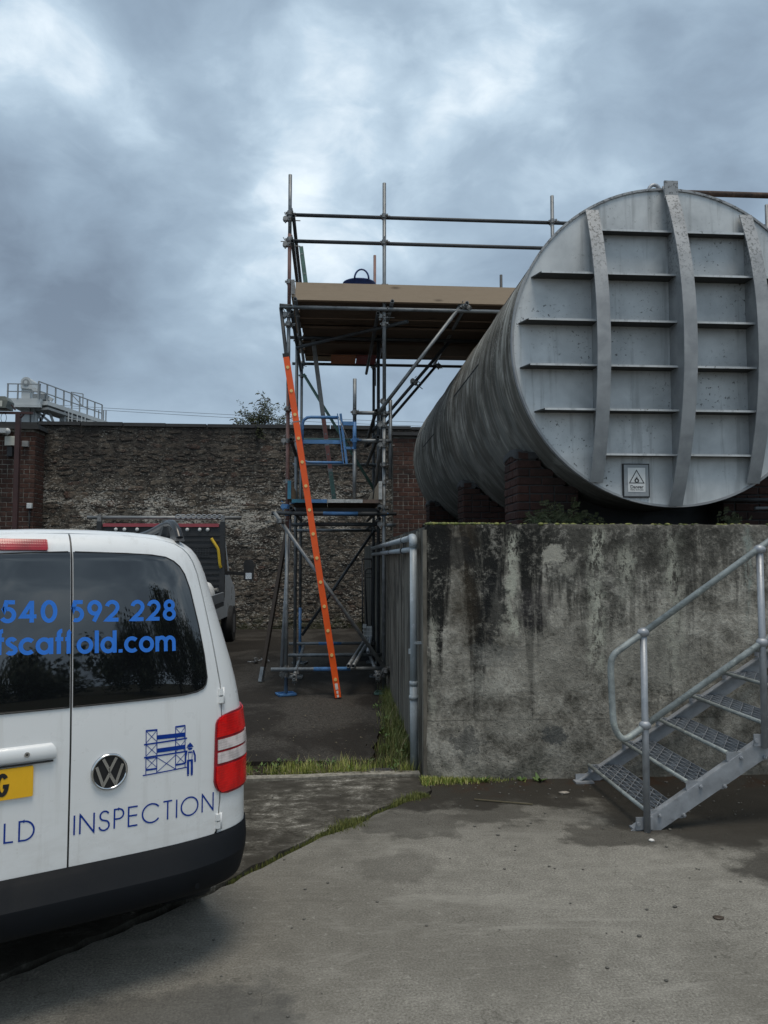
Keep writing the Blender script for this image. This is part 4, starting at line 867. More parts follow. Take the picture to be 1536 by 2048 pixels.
# ------------------------------------------------------------------ pipes on the bund wall
dp = thing('drainpipe', 'pale grey plastic pipe rising up the side of the concrete wall', 'pipe', (.685, 6.32, 0))
dpo = MB().tube((.69, 6.33, -.03), (.685, 6.33, .70), .0325, 16).build('pipe', 'pvc_grey', dp)
MB().tube((.685, 6.33, .56), (.685, 6.33, 1.80), .0285, 16).build('pipe', 'pvc_grey', dp); MB().tube((.685, 6.33, .55), (.685, 6.33, .585), .038, 20).build('pipe_joint', 'pvc_grey', dp); MB().tube((.685, 6.33, .66), (.685, 6.33, .70), .034, 16).build('pipe_joint', 'pvc_grey', dp)
MB().sweep([(.685, 6.33, 1.79), (.685, 6.33, 1.84), (.684, 6.345, 1.862), (.683, 6.37, 1.872), (.68, 6.42, 1.872)], .035, 14).build('elbow', 'pvc_grey', dp)
MB().tube((.68, 6.40, 1.872), (.66, 12.0, 1.86), .026, 14).build('pipe', 'pvc_grey', dp); MB().tube((.687, 6.33, 1.775), (.665, 12.0, 1.765), .024, 14).build('pipe', 'pvc_grey', dp)
for y_ in (7.1, 8.6, 10.2):
    MB().tube((.678, y_, 1.87), (.678, y_ + .025, 1.87), .031, 14).tube((.678, y_ + .06, 1.772), (.678, y_ + .085, 1.772), .030, 14).bar((.678, y_ + .01, 1.74), (.678, y_ + .01, 1.92), .008, .008).bar((.678, y_, 1.87), (.75, y_, 1.87), .02, .008).build('pipe_clip', 'tube_dark', dp)
MB().box((.69, 6.30, 1.0), (.75, 6.345, 1.02)).build('wall_bracket', 'pvc_grey', dp); MB().box((.645, 6.315, .92), (.69, 6.345, .96)).build('wall_bracket', 'pvc_grey', dp)
MB().sweep([(.742, 6.10, .02), (.735, 6.12, .5), (.74, 6.12, 1.0), (.735, 6.11, 1.6), (.742, 6.10, 1.85), (.755, 6.06, 1.95), (.80, 6.05, 1.99)], .009, 8).build('cable', 'black_rubber', None, 'black cable running up the wall corner behind the drainpipe', 'cable')

# ================================================================== STAIRS
st_ = thing('steel_stairs', 'galvanised steel stair flight with mesh treads against the concrete wall', 'stairs', (2.1, 5.3, 0))
SL = .172/.27
def stringer(y0, y1):
    def zt(x_): return .138 + (x_ - 2.106)*.632
    mb = MB(); mb.prism([(1.885, .0), (2.075, .0), (4.6, zt(4.6) - .15), (4.6, zt(4.6))], y0, y1); mb.build('stringer', 'galv', st_)
    f2 = MB(); yi = y1 if y0 < 5.3 else y0 - .03
    f2.bar((1.90, (y0+y1)/2 + (.022 if y0 < 5.3 else -.022), zt(1.90) + .0015), (4.6, (y0+y1)/2 + (.022 if y0 < 5.3 else -.022), zt(4.6) + .0015), .05, .008).build('stringer_flange', 'galv', st_)
stringer(4.80, 4.808); stringer(5.885, 5.893)
for a, b in (((1.86, 5.80, 0), (2.00, 5.884, .012)), ((1.88, 5.872, .012), (2.00, 5.884, .055)), ((1.90, 4.81, 0), (2.05, 4.87, .012))): MB().box(a, b).build('foot_bracket', 'galv', st_)
def tread(x0, z0):
    fr = MB(); fr.tube((x0 + .012, 4.81, z0), (x0 + .012, 5.884, z0), .0135, 10).build('nosing', 'galv_lichen', st_)
    mb = MB(); D = .245; y0, y1 = 4.815, 5.88; nb = 5
    for i in range(nb + 1):
        x_ = x0 + .022 + (D - .022)*i/nb; mb.bar((x_, y0, z0 - .006), (x_, y1, z0 - .006), .004, .024)
    ny = 15
    for i in range(ny):
        for j in range(0, nb):
            s_ = 1 if (i + j) % 2 else -1; xa = x0 + .022 + (D-.022)*j/nb; xb = x0 + .022 + (D-.022)*(j+1)/nb; yc = y0 + (y1-y0)*(i+.5)/ny; h_ = (y1-y0)/ny/2
            mb.bar((xa, yc - s_*h_, z0 - .002), (xb, yc + s_*h_, z0 - .002), .0035, .009)
    t_ = mb.build('tread_grating', 'galv', st_, fix=False)
    for y_ in (4.8085, 5.8755): MB().box((x0 + .005, y_, z0 - .05), (x0 + .25, y_ + .008, z0 + .004)).build('tread_end_plate', 'galv', t_)
    for yb in (4.796, 5.886):
        for dx in (.045, .20):
            b_ = MB(); b_.tube((x0 + dx + .05, yb - .010, z0 - .028), (x0 + dx + .05, yb + .004, z0 - .028), .0125, 6); b_.tube((x0 + dx + .05, yb - .018, z0 - .028), (x0 + dx + .05, yb - .008, z0 - .028), .006, 6); b_.build('bolt', 'galv', t_)
for k in range(9): tread(1.975 + .27*k, .118 + .1735*k)
RY = 4.775
def post(x_, z0, zt, balls):
    MB().tube((x_, RY, z0), (x_, RY, zt), .0215, 14).build('post', 'galv', st_); 
    for zb in balls: MB().ball((x_, RY, zb), .035, 14, 10, (1.1, 1, .92)).build('rail_ball', 'galv', st_)
    MB().box((x_ - .065, RY + .012, z0 + .01), (x_ + .045, RY + .022, z0 + .085)).tube((x_ - .05, RY + .005, z0 + .045), (x_ - .05, RY + .012, z0 + .045), .014, 6).build('post_foot', 'galv', st_)
post(1.978, .0, 1.235, (.655, 1.232)); post(2.757, .50, 1.765, (1.165, 1.758)); post(3.54, 1.02, 2.29, (1.68, 2.285))
def smooth(pts, n=3):
    for _ in range(n):
        o = [pts[0]]
        for a, b in zip(pts, pts[1:]): o += [tuple(Vector(a).lerp(Vector(b), .25)), tuple(Vector(a).lerp(Vector(b), .75))]
        pts = o + [pts[-1]]
    return pts
loop = [(1.985, RY, 1.235), (1.84, RY, 1.137), (1.775, RY, 1.093), (1.762, RY, 1.02), (1.766, RY, .88), (1.770, RY, .74), (1.778, RY, .64), (1.83, RY, .56), (1.90, RY, .598), (1.978, RY, .655)]
MB().sweep(smooth(loop), .0205, 12).build('handrail_end', 'galv_lichen', st_)
MB().tube((1.978, RY, 1.232), (4.3, RY, 2.825), .0205, 14).build('handrail', 'galv_lichen', st_); MB().tube((1.978, RY, .655), (4.3, RY, 2.175), .0205, 14).build('midrail', 'galv_lichen', st_)

# ================================================================== VAN (local frame: x = right, y = forward, z = up)
van = thing('van', 'white panel van with blue lettering parked close by with its rear doors shut', 'van', (-.976, 3.024, 0), None, R(29), local=True)
def interp(t, x_):
    if x_ <= t[0][0]: return t[0][1]
    for (a, b), (c, e) in zip(t, t[1:]):
        if x_ <= c: return b + (e - b)*(x_ - a)/(c - a)
    return t[-1][1]
WT = [(0.26,.74),(.5,.79),(.9,.785),(1.05,.765),(1.2,.735),(1.4,.675),(1.55,.63),(1.65,.6),(1.70,.578),(1.74,.548),(1.77,.50),(1.79,.43),(1.80,.34),(1.808,.20),(1.812,.02)]
RT = [(0.26,0),(1.0,0),(1.2,.012),(1.4,.03),(1.6,.05),(1.70,.065),(1.75,.085),(1.78,.11),(1.80,.16),(1.81,.25),(1.812,.35)]
NE, LC = 3.6, .38
def Sv(u, z_, dw=0.0):
    w_ = interp(WT, z_) + dw; q = min(abs(u)/w_, 1.0)
    return interp(RT, z_) + LC*(1 - (1 - q**NE)**(1/NE))
def Sn(u, z_):       # outward normal of the rear surface
    e = .004; dux = (Sv(u+e, z_) - Sv(u-e, z_))/(2*e); dz = (Sv(u, z_+e) - Sv(u, z_-e))/(2*e)
    dux = max(-3, min(3, dux)); dz = max(-2, min(2, dz))
    return Vector((dux, -1, dz)).normalized()
def SP(u, z_, off=0.0): return Vector((u, Sv(u, z_), z_)) + Sn(u, z_)*off
FV = [(.26, 4.20), (.6, 4.32), (.8, 4.28), (.95, 4.1), (1.05, 3.35), (1.1, 3.2), (1.4, 2.75), (1.7, 2.3), (1.79, 1.9), (1.812, 1.5)]
zs = [.355, .375, .4, .5, .6, .7, .8, .9, .97, 1.05, 1.12, 1.2, 1.3, 1.4, 1.5, 1.58, 1.65, 1.70, 1.72, 1.74, 1.755, 1.77, 1.78, 1.79, 1.795, 1.80, 1.804, 1.808, 1.812]
mb = MB(); rows = []
for z_ in zs:
    w_ = interp(WT, z_); ring = []
    for th in frange(-math.pi/2, math.pi/2, 37):
        u = w_*math.copysign(abs(math.sin(th))**.7, math.sin(th)); ring.append(Vector((u, Sv(u, z_) + .004, z_)))
    wm = w_ + .06*min(1, max(0, (1.75 - z_)*2)); fv = interp(FV, z_)
    ring.append(Vector((wm, min(1.2, fv*.5), z_))); ring.append(Vector((wm, fv - .6, z_)))
    for th in frange(math.pi/2, -math.pi/2, 13): ring.append(Vector((w_*.96*math.sin(th), fv - .35 + .35*math.cos(th)**.6 if math.cos(th) > 0 else fv - .35, z_)))
    ring.append(Vector((-wm, fv - .6, z_))); ring.append(Vector((-wm, min(1.2, fv*.5), z_))); ring.append(ring[0].copy()); rows.append(ring)
mb.grid(rows); mb.add(rows[-1][:-1], [tuple(range(len(rows[-1]) - 1))]); mb.add(rows[0][:-1], [tuple(range(len(rows[0]) - 1))])
mb.build('body', 'van_paint', van)
def vpatch(name, mat, parent, zlist, fL, fR, nc, off, th=.006, label=None, dist=None, edge=True):
    """raised patch lying on the rear surface, bounded by u = fL(z)..fR(z)"""
    mb = MB(); rows = []; low = []
    for z_ in zlist:
        a, b = fL(z_), fR(z_); o_ = off(z_) if callable(off) else off
        us = [a + (b - a)*(dist(i/(nc-1)) if dist else i/(nc-1)) for i in range(nc)]
        rows.append([SP(u, z_, o_) for u in us]); low.append([SP(u, z_, o_ - th) for u in us])
    mb.grid(rows)
    if edge:
        mb.grid([rows[0], low[0]]); mb.grid([low[-1], rows[-1]]); mb.grid([[r_[0] for r_ in low], [r_[0] for r_ in rows]]); mb.grid([[r_[-1] for r_ in rows], [r_[-1] for r_ in low]])
    return mb.build(name, mat, parent, label, fix=False)
GAP = [(.50, .585), (.555, .593), (.58, .598), (.72, .609), (1.03, .615), (1.157, .612), (1.349, .58), (1.5, .551), (1.629, .523), (1.68, .505), (1.71, .487), (1.735, .462), (1.752, .43), (1.766, .38), (1.776, .31), (1.784, .21), (1.788, .10), (1.79, .012)]
def gap(z_): return interp(GAP, z_)
def door_bot_round(z_): return gap(z_) - (.03*max(0, (.58 - z_)/.05)**2 if z_ < .58 else 0)
dz = [.530, .535, .545, .56, .58, .62, .7, .8, .9, 1.0, 1.1, 1.16, 1.25, 1.35, 1.45, 1.55, 1.63, 1.68, 1.71, 1.735, 1.752, 1.766, 1.776, 1.784, 1.787]
OFF = .012
door_r = vpatch('rear_door', 'van_paint', van, dz, lambda z_: .0035, lambda z_: max(.02, door_bot_round(z_) - .0035), 21, OFF, .012, 'right rear van door with inspection lettering')
door_l = vpatch('rear_door', 'van_paint', van, dz, lambda z_: -max(.02, door_bot_round(z_) - .0035), lambda z_: -.0035, 21, OFF, .012, 'left rear van door with handle and number plate')
qz = [.50, .53, .56, .6, .7, .8, .9, 1.0, 1.1, 1.16, 1.25, 1.35, 1.45, 1.55, 1.63, 1.68, 1.71, 1.735, 1.752, 1.766, 1.776, 1.784, 1.788, 1.79, 1.795, 1.80, 1.804, 1.808]
def gp(z_): return gap(z_) + .0035 if z_ < 1.789 else .0
for sg_ in (1, -1):
    if sg_ > 0: vpatch('corner_panel', 'van_paint', van, qz, gp, lambda z_: interp(WT, z_)*.9995, 26, OFF, .012, dist=lambda t: 1 - (1 - t)**2.2)
    else: vpatch('corner_panel', 'van_paint', van, qz, lambda z_: -interp(WT, z_)*.9995, lambda z_: -gp(z_), 26, OFF, .012, dist=lambda t: t**2.2)
# dark seals in the shut lines
vpatch('door_seal', 'van_black', van, frange(.53, 1.788, 30), lambda z_: -.012, lambda z_: .012, 3, .006, .002)
for sg_ in (1, -1): vpatch('door_seal', 'van_black', van, frange(.53, 1.785, 40), lambda z_: min(sg_*(gap(z_) - .012), sg_*(gap(z_) + .012)), lambda z_: max(sg_*(gap(z_) - .012), sg_*(gap(z_) + .012)), 3, .006, .002)
# windows
WR = [(1.139, .30), (1.1405, .44), (1.146, .495), (1.155, .523), (1.17, .537), (1.198, .543), (1.291, .533), (1.418, .51), (1.566, .476), (1.63, .453), (1.662, .432), (1.685, .405), (1.70, .37), (1.708, .31), (1.714, .21), (1.719, .05), (1.72, .012)]
wz = [a for a, b in WR]; wz = sorted(set(wz + [1.24, 1.35, 1.48, 1.52, 1.60]))
gw = lambda z_: interp(WR, z_)
for sg_, dr_ in ((1, door_r), (-1, door_l)):
    L_, R_ = (lambda z_: .0055, gw) if sg_ > 0 else (lambda z_: -gw(z_), lambda z_: -.0055)
    wo_ = vpatch('rear_window', 'van_glass', dr_, wz, L_, R_, 25, OFF + .004, .004, 'dark tinted rear window')
    pts_ = [SP(sg_*gw(z_), z_, OFF + .0035) for z_ in wz]; MB().sweep(pts_, .003, 6).build('window_seal', 'van_black', dr_)
    MB().sweep([SP(sg_*u, interp([(b, a) for a, b in WR[:3]], u) if u > .3 else 1.139, OFF + .003) for u in frange(.006, .49, 24)], .003, 6).build('window_seal', 'van_black', dr_)
# bumper
def boff(z_): return interp([(.342, .0), (.352, .040), (.37, .060), (.41, .076), (.455, .082), (.465, .081), (.535, .030), (.545, .018), (.552, .006)], z_)
bz = [.340, .344, .348, .352, .358, .37, .39, .41, .43, .455, .465, .475, .50, .53, .538, .545, .55, .553]
mb = MB(); rows = []
for z_ in bz:
    rows.append([])
    for th in frange(-1, 1, 61):
        u = math.copysign(1 - (1 - abs(th))**2.0, th)*(interp(WT, z_) + .008)*.9995
        kq = abs(th); fade = 1 - .93*min(1, max(0, (kq - .30)/.52))**1.3
        rows[-1].append(Vector((u, Sv(u, z_, .008), z_)) + Sn(u*.985, z_)*(boff(z_)*fade + .010))
ci = bz.index(.465); li = bz.index(.358)
mb.grid(rows[:li+1]); mb.grid(rows[li:ci+1]); mb.grid(rows[ci:]); mb.grid([rows[-1], [p_ + Vector((0, .05, -.01)) for p_ in rows[-1]]]); bo = mb.build('rear_bumper', 'van_bumper_plastic', van, fix=False)
c = SP(.464, .399, .0915); nn = Sn(.464, .399); MB().tube(c, c + nn*.003, .010, 16).build('parking_sensor', 'van_bumper_plastic', bo)
MB().box((-.52, .35, .19), (.52, 3.9, .27)).build('underbody', 'van_black', van)
for sx in (-1, 1):
    for yv in (.80, 3.48):
        wh = MB().tube((sx*.60, yv, .31), (sx*.78, yv, .31), .31, 28).build('wheel', 'tyre', van); MB().tube((sx*.781, yv, .31), (sx*.785, yv, .31), .20, 24).build('rim', 'wheel_steel', wh)
# side and front glass, mirrors (out of sight)
for sx in (-1, 1):
    def side(z_): return (interp(WT, z_) + .06*min(1, max(0, (1.75 - z_)*2)) + .004)*sx
    MB().grid([[Vector((side(z_), y_, z_)) for y_ in (1.9, 2.75 - (z_ - 1.15)*.9)] for z_ in (1.15, 1.3, 1.45, 1.6)]).build('side_window', 'van_glass', van)
    MB().ball((sx*.93, 2.75, 1.15), .1, 10, 8, (.8, .6, 1.1)).build('door_mirror', 'van_black', van)
MB().grid([[Vector((u*interp(WT, z_)*.85, interp(FV, z_) + .006 - abs(u)**3*.10, z_)) for u in frange(-1, 1, 9)] for z_ in (1.12, 1.25, 1.4, 1.55, 1.68)]).build('windscreen', 'van_glass', van)
# roof rails
for sg_ in (1, -1):
    mb = MB(); path = [(sg_*.462, .17, 1.786), (sg_*.460, .20, 1.828), (sg_*.458, .25, 1.856), (sg_*.455, .31, 1.858), (sg_*.452, .45, 1.838), (sg_*.45, .62, 1.815), (sg_*.45, .9, 1.803), (sg_*.45, 1.9, 1.80), (sg_*.45, 2.05, 1.80), (sg_*.45, 2.12, 1.78)]
    mb.sweep(smooth(path, 2), .017, 10)
    mb.add([Vector((sg_*.462 + dx, *q)) for dx in (-.018, .018) for q in ((.15, 1.775), (.20, 1.83), (.27, 1.86), (.27, 1.835), (.24, 1.80), (.24, 1.775))], [(0,1,2,3,4,5), (11,10,9,8,7,6)] + [(i, 6+i, 6+(i+1)%6, (i+1)%6) for i in range(6)])
    mb.bar((sg_*.455, .40, 1.79), (sg_*.455, .33, 1.862), .03, .03); mb.build('roof_rail', 'rail_black', van)
# tail lamps
LE = [(.705, .640), (.712, .610), (.725, .592), (.745, .580), (.765, .574), (.95, .578), (1.0, .581), (1.015, .588), (1.026, .602), (1.034, .625), (1.04, .67)]
le = lambda z_: interp(LE, z_)
def wtop(z_): return interp(WT, z_)*.9995
for sg_ in (1, -1):
    def lim(f1, f2): return (f1, f2) if sg_ > 0 else ((lambda z_: -f2(z_)), (lambda z_: -f1(z_)))
    dd = (lambda t: 1 - (1 - t)**2) if sg_ > 0 else (lambda t: t**2)
    L_, R_ = lim(le, wtop); lz = sorted(set([a for a, b in LE] + frange(.78, .98, 8)))
    lamp = vpatch('tail_lamp', 'lens_dark_red', van, lz, L_, R_, 16, OFF + .008, .012, None, dd)
    for z0, z1, mt in ((.716, .826, 'lens_red'), (.838, .882, 'lens_clear'), (.893, .935, 'lens_clear'), (.947, 1.031, 'lens_red')):
        e = .006; zl = [z0, z0 + .004, z0 + .012] + frange(z0 + .02, z1 - .02, 4)[0:4] + [z1 - .012, z1 - .004, z1] if z1 - z0 > .05 else [z0, z0 + .005, (z0+z1)/2, z1 - .005, z1]
        L_, R_ = lim(lambda z_: max(le(z_) + e, .588 if mt == 'lens_clear' else 0) , lambda z_: wtop(z_) - .002); vpatch('lens', mt, lamp, zl, L_, R_, 16, OFF + .012, .006, None, dd)
# door hinges
for sg_ in (1, -1):
    for zh in (1.112, .60):
        mb = MB()
        for zc_, hh in ((zh + .016, .013), (zh - .016, .013)):
            q = [SP(sg_*(gap(zh) + du), zc_ + dz_, OFF + oo) for oo in (0, .012) for du, dz_ in ((-.013, -hh), (.010, -hh), (.010, hh), (-.013, hh))]
            mb.add(q, ((3,2,1,0),(4,5,6,7),(0,1,5,4),(1,2,6,5),(2,3,7,6),(3,0,4,7)))
        a = SP(sg_*(gap(zh) + .006), zh - .034, OFF + .010); b = SP(sg_*(gap(zh) + .006), zh + .034, OFF + .010); mb.tube(a, b, .005, 8); mb.build('hinge', 'van_paint', door_r if sg_ > 0 else door_l)
# high brake light, handle bar with lock, number plate on the left door
vpatch('brake_light', 'lens_dark_red', door_l, [1.724, 1.727, 1.74, 1.756, 1.759], lambda z_: -.42, lambda z_: -.086 if 1.725 < z_ < 1.758 else -.090, 16, OFF + .012, .012, 'long red high-level brake light')
vpatch('brake_lens', 'brake_red', door_l, [1.729, 1.742, 1.754], lambda z_: -.415, lambda z_: -.094, 12, OFF + .014, .003) if False else None
hb = [(.957, .0), (.960, .008), (.968, .014), (.985, .016), (1.0, .014), (1.012, .009), (1.017, .0)]
ho = vpatch('handle_bar', 'van_paint', door_l, [a for a, b in hb], lambda z_: -.50, lambda z_: -.050 - (.018*((z_ - .987)/.03)**2 if z_ > .987 else .004*((z_ - .987)/.03)**2), 16, lambda z_: OFF + interp(hb, z_), .012)
c = SP(-.152, .988, OFF + .015); nn = Sn(-.152, .988); MB().tube(c, c + nn*.004, .0095, 16).build('lock', 'chrome', ho); MB().tube(c + nn*.0035, c + nn*.005, .004, 10).build('keyhole', 'van_black', ho)
vpatch('plate_lamp', 'van_black', ho, [.951, .956], lambda z_: -.48, lambda z_: -.062, 8, OFF + .014, .01)
po = vpatch('number_plate', 'plate_yellow', door_l, [.836, .84, .89, .94, .945], lambda z_: -.645, lambda z_: -.128 if .838 < z_ < .943 else -.1305, 14, OFF + .010, .008, 'yellow number plate ending in G')

# ---- lettering made of strokes that follow the door surface
def arc(cx, cy, rx, ry, a0, a1, n=14): return [(cx + rx*math.cos(R(a0 + (a1-a0)*i/n)), cy + ry*math.sin(R(a0 + (a1-a0)*i/n))) for i in range(n+1)]
LIGHT = {'I': (.04, [[(.02, 0), (.02, 1)]]), 'N': (.74, [[(.02, 0), (.02, 1), (.72, 0), (.72, 1)]]),
 'S': (.52, [arc(.27, .755, .225, .235, 25, 180, 10) + arc(.27, .755, .225, .235, 190, 255, 5) + [(.30, .50)] + arc(.255, .255, .255, .255, 65, -20, 7) + arc(.255, .255, .255, .255, -35, -170, 9)]),
 'P': (.50, [[(.02, 0), (.02, 1), (.25, 1)] + arc(.25, .745, .245, .255, 90, -90, 12) + [(.02, .49)]]),
 'E': (.50, [[(.50, 1), (.02, 1), (.02, 0), (.50, 0)], [(.02, .54), (.48, .54)]]), 'C': (.93, [arc(.52, .5, .50, .5, 38, 322, 26)]),
 'T': (.50, [[(0, 1), (.50, 1)], [(.25, 1), (.25, 0)]]), 'O': (1.02, [arc(.51, .5, .5, .5, 0, 360, 36)]), 'L': (.44, [[(.02, 1), (.02, 0), (.44, 0)]]),
 'D': (.74, [[(.02, 0), (.02, 1), (.26, 1)] + arc(.26, .5, .48, .5, 90, -90, 20) + [(.02, 0)]])}
DIG = {'0': (.70, [arc(.35, .5, .27, .43, 0, 360, 30)]), '2': (.66, [arc(.33, .68, .25, .25, 170, -25, 14) + [(.46, .42), (.09, .075), (.62, .075)]]), '4': (.74, [[(.70, .28), (.09, .28), (.48, .93)], [(.50, .99), (.50, 0)]]),
 '5': (.66, [[(.60, .925), (.25, .925), (.17, .55)] + arc(.31, .35, .26, .275, 125, -150, 16)]), '8': (.66, [arc(.33, .735, .20, .20, 0, 360, 22), arc(.33, .29, .25, .235, 0, 360, 24)]),
 '9': (.68, [arc(.34, .65, .25, .275, 0, 360, 24), [(.565, .53), (.30, .0)]]), ' ': (.34, []), '|': (.07, []), 
 'f': (.34, [arc(.30, .85, .14, .15, 90, 180, 7) + [(.16, 0)], [(.02, .64), (.34, .64)]]), 's': (.44, [arc(.22, .53, .14, .13, 20, 250, 12) + arc(.21, .20, .165, .14, 70, -150, 12)]), 'c': (.60, [arc(.34, .35, .27, .285, 45, 315, 20)]),
 'a': (.70, [arc(.33, .35, .255, .285, 0, 360, 24), [(.615, .70), (.615, 0)]]), 'o': (.68, [arc(.34, .35, .265, .285, 0, 360, 24)]), 'l': (.20, [[(.10, 1), (.10, 0)]]), 'd': (.70, [arc(.33, .35, .255, .285, 0, 360, 24), [(.615, 1), (.615, 0)]]),
 '.': (.22, [[(.11, .0), (.11, .15)]]), 'm': (1.0, [[(.10, 0), (.10, .70)], [(.10, .40)] + arc(.31, .42, .20, .22, 180, 0, 10) + [(.51, 0)], [(.51, .40)] + arc(.71, .42, .20, .22, 180, 0, 10) + [(.91, 0)]]), 'G': (.8, [arc(.36, .5, .30, .43, 40, 330, 16) + [(.66, .43), (.40, .43)]])}
def ribbon(mb, pts, hw, off, clipf=None):
    dense = []
    for a, b in zip(pts, pts[1:]):
        a, b = Vector(a), Vector(b); n_ = max(1, int((b - a).length/.005))
        dense += [a.lerp(b, i/n_) for i in range(n_)]
    dense.append(Vector(pts[-1])); closed = (dense[0] - dense[-1]).length < 1e-4; m_ = len(dense); L_, R_ = [], []
    for i, q in enumerate(dense):
        t0 = (q - dense[i-1]) if i > 0 else ((dense[0] - dense[-2]) if closed else dense[1] - dense[0]); t1 = (dense[i+1] - q) if i < m_-1 else ((dense[1] - dense[0]) if closed else dense[-1] - dense[-2])
        t0 = t0.normalized(); t1 = t1.normalized(); t_ = t0 + t1; t_ = t_.normalized() if t_.length > .05 else t1; nv = Vector((-t_.y, t_.x)); k = 1/max(.35, nv.dot(Vector((-t1.y, t1.x))))
        L_.append(q + nv*hw*min(k, 2.2)); R_.append(q - nv*hw*min(k, 2.2))
    for i in range(m_-1):
        cx_ = (dense[i].x + dense[i+1].x)/2
        if clipf and clipf(cx_): continue
        mb.add([SP(p_.x, p_.y, off) for p_ in (L_[i], L_[i+1], R_[i+1], R_[i])], [(0, 3, 2, 1)], True)
def letters(name, txt, font, u0, z0, cap, sx, hw, gap_, slope, mat, parent, off, label=None, space=.34, right=None, clipf=None):
    wd = sum(font[ch][0]*cap*sx + gap_ for ch in txt) - gap_
    if right is not None: u0 = right - wd
    mb = MB(); u = u0; k = 0
    for ch in txt:
        for pl in font[ch][1]:
            k += 1; ribbon(mb, [(u + px*cap*sx, z0 + slope*(u + px*cap*sx) + py*cap) for px, py in pl], hw, off + .00012*(k % 4), clipf)
        u += font[ch][0]*cap*sx + gap_
    o = mb.build(name, mat, parent, label, fix=False); return o
letters('lettering', 'INSPECTION', LIGHT, .018, .666, .072, 1.0, .0030, .0176, -.025, 'decal_blue', door_r, OFF + .0012, 'blue INSPECTION lettering')
letters('lettering', 'LD', LIGHT, 0, .672, .068, 1.0, .0030, .018, -.05, 'decal_blue', door_l, OFF + .0012, 'blue letters LD', right=-.120)
cutg = lambda u: abs(u) < .0045
for tx, rt_ in (('228', .406), ('592', .1765), ('540', -.0535)): letters('phone_number', tx, DIG, 0, 1.456, .081, 1.0, .0076, .0120, -.027, 'decal_sky_blue', van, OFF + .0052, 'blue telephone digits ' + tx + ' on the rear windows', right=rt_, clipf=cutg)
for tx, rt_ in (('old.com', .404), ('fscaff', .004)): letters('web_address', tx, DIG, 0, 1.337, .086, 1.0, .0076, .0058, -.043, 'decal_sky_blue', van, OFF + .0052, 'blue web address lettering ' + tx + ' on the rear windows', right=rt_, clipf=cutg)
letters('plate_letter', 'G', DIG, 0, .850, .080, .62, .0070, 0, 0, 'sign_black', po, OFF + .0115, right=-.208)
# round badge
def P2(u, z_, off): return SP(u, z_, off)
bc = (.1425, .882); br = .069
bd = MB(); bd.add([P2(bc[0], bc[1], OFF + .006)] + [P2(bc[0] + br*.93*math.cos(a), bc[1] + br*.93*math.sin(a), OFF + .006) for a in frange(0, 2*math.pi*47/48, 48)], [(0, 1+i, 1+(i+1) % 48) for i in range(48)], True); eb = bd.build('round_emblem', 'van_black', door_r, 'round chrome emblem on the right rear door')
def bandring(r0, r1, o0, o1):
    mb = MB(); A = frange(0, 2*math.pi, 49); mid = (r0 + r1)/2
    mb.grid([[P2(bc[0] + rr*math.cos(a), bc[1] + rr*math.sin(a), oo) for a in A] for rr, oo in ((r0, o0), (r0 + (mid-r0)*.4, o1), (mid + (r1-mid)*.6, o1), (r1, o0))]); return mb
bandring(br*.86, br*1.0, OFF + .001, OFF + .013).build('emblem_ring', 'chrome', eb)
def chrome_stroke(pts, hw):
    mb = MB(); sc_k = br*.84
    P_ = [(bc[0] + a*sc_k, bc[1] + b*sc_k) for a, b in pts]; ribbon(mb, P_, hw, OFF + .0095); lowm = MB(); 
    return mb
em = chrome_stroke([(-.42, .88), (0, .06), (.42, .88)], .0054); em.v += []; 
m2 = chrome_stroke([(-.84, .42), (-.40, -.86), (0, -.12), (.40, -.86), (.84, .42)], .0054); em.add(m2.v, m2.f); em.build('emblem_strokes', 'chrome', eb, fix=False)
# scaffold pictogram (from line work in door coordinates)
def lg(zx, zy):      # drawing units -> door surface
    X_ = zx/2.954 - 290; Y_ = 1400 + zy/2.954 - 1459
    return (.281 + X_*.002076 + Y_*.00004, 1.021 - X_*.000258 - Y_*.001934)
lgm = MB(); kk = 0
def ln(pts, hw):
    global kk; kk += 1; ribbon(lgm, [lg(*q) for q in pts], hw, OFF + .0012 + .00006*(kk % 12))
for q in (((858, 175), (855, 438)), ((920, 170), (917, 430)), ((1029, 155), (1027, 415)), ((1087, 148), (1085, 405))): ln(q, .0016)
for a, b, c_, d_, hw in ((857, 180, 921, 174, .0034), (1028, 158, 1088, 150, .0034), (921, 218, 1087, 203, .0085), (845, 261, 1098, 226, .0030), (921, 298, 1087, 278, .0085), (845, 338, 1098, 306, .0030), (838, 444, 1095, 404, .0022), (856, 412, 918, 405, .0036), (1028, 388, 1086, 380, .0036), (856, 345, 918, 338, .002)): ln(((a, b), (c_, d_)), hw)
for x0, x1 in ((858, 920), (1029, 1087)):
    for y0, y1 in ((182, 250), (262, 328), (342, 405)):
        s_ = -(x0 - 858)*.105; ln(((x0, y0 + s_), (x1, y1 + s_ - 6)), .0011); ln(((x0, y1 + s_), (x1, y0 + s_ - 6)), .0011)
ln(((920, 340), (1027, 412)), .0013); ln(((920, 425), (1027, 328)), .0013)
lgm.build('scaffold_pictogram', 'decal_blue', door_r, 'blue pictogram of a scaffold with a worker', fix=False)
wk = MB(); sv = lgm; lgm = wk
def blobp(cx, cy, rx, ry, a0=0, a1=360):
    P_ = [lg(cx + rx*math.cos(R(a)), cy + ry*math.sin(R(a))) for a in frange(a0, a1, 20)]; wk.add([SP(*lg(cx, cy), OFF + .002)] + [SP(*p_, OFF + .002) for p_ in P_], [(0, 1+i, 2+i) for i in range(19)])
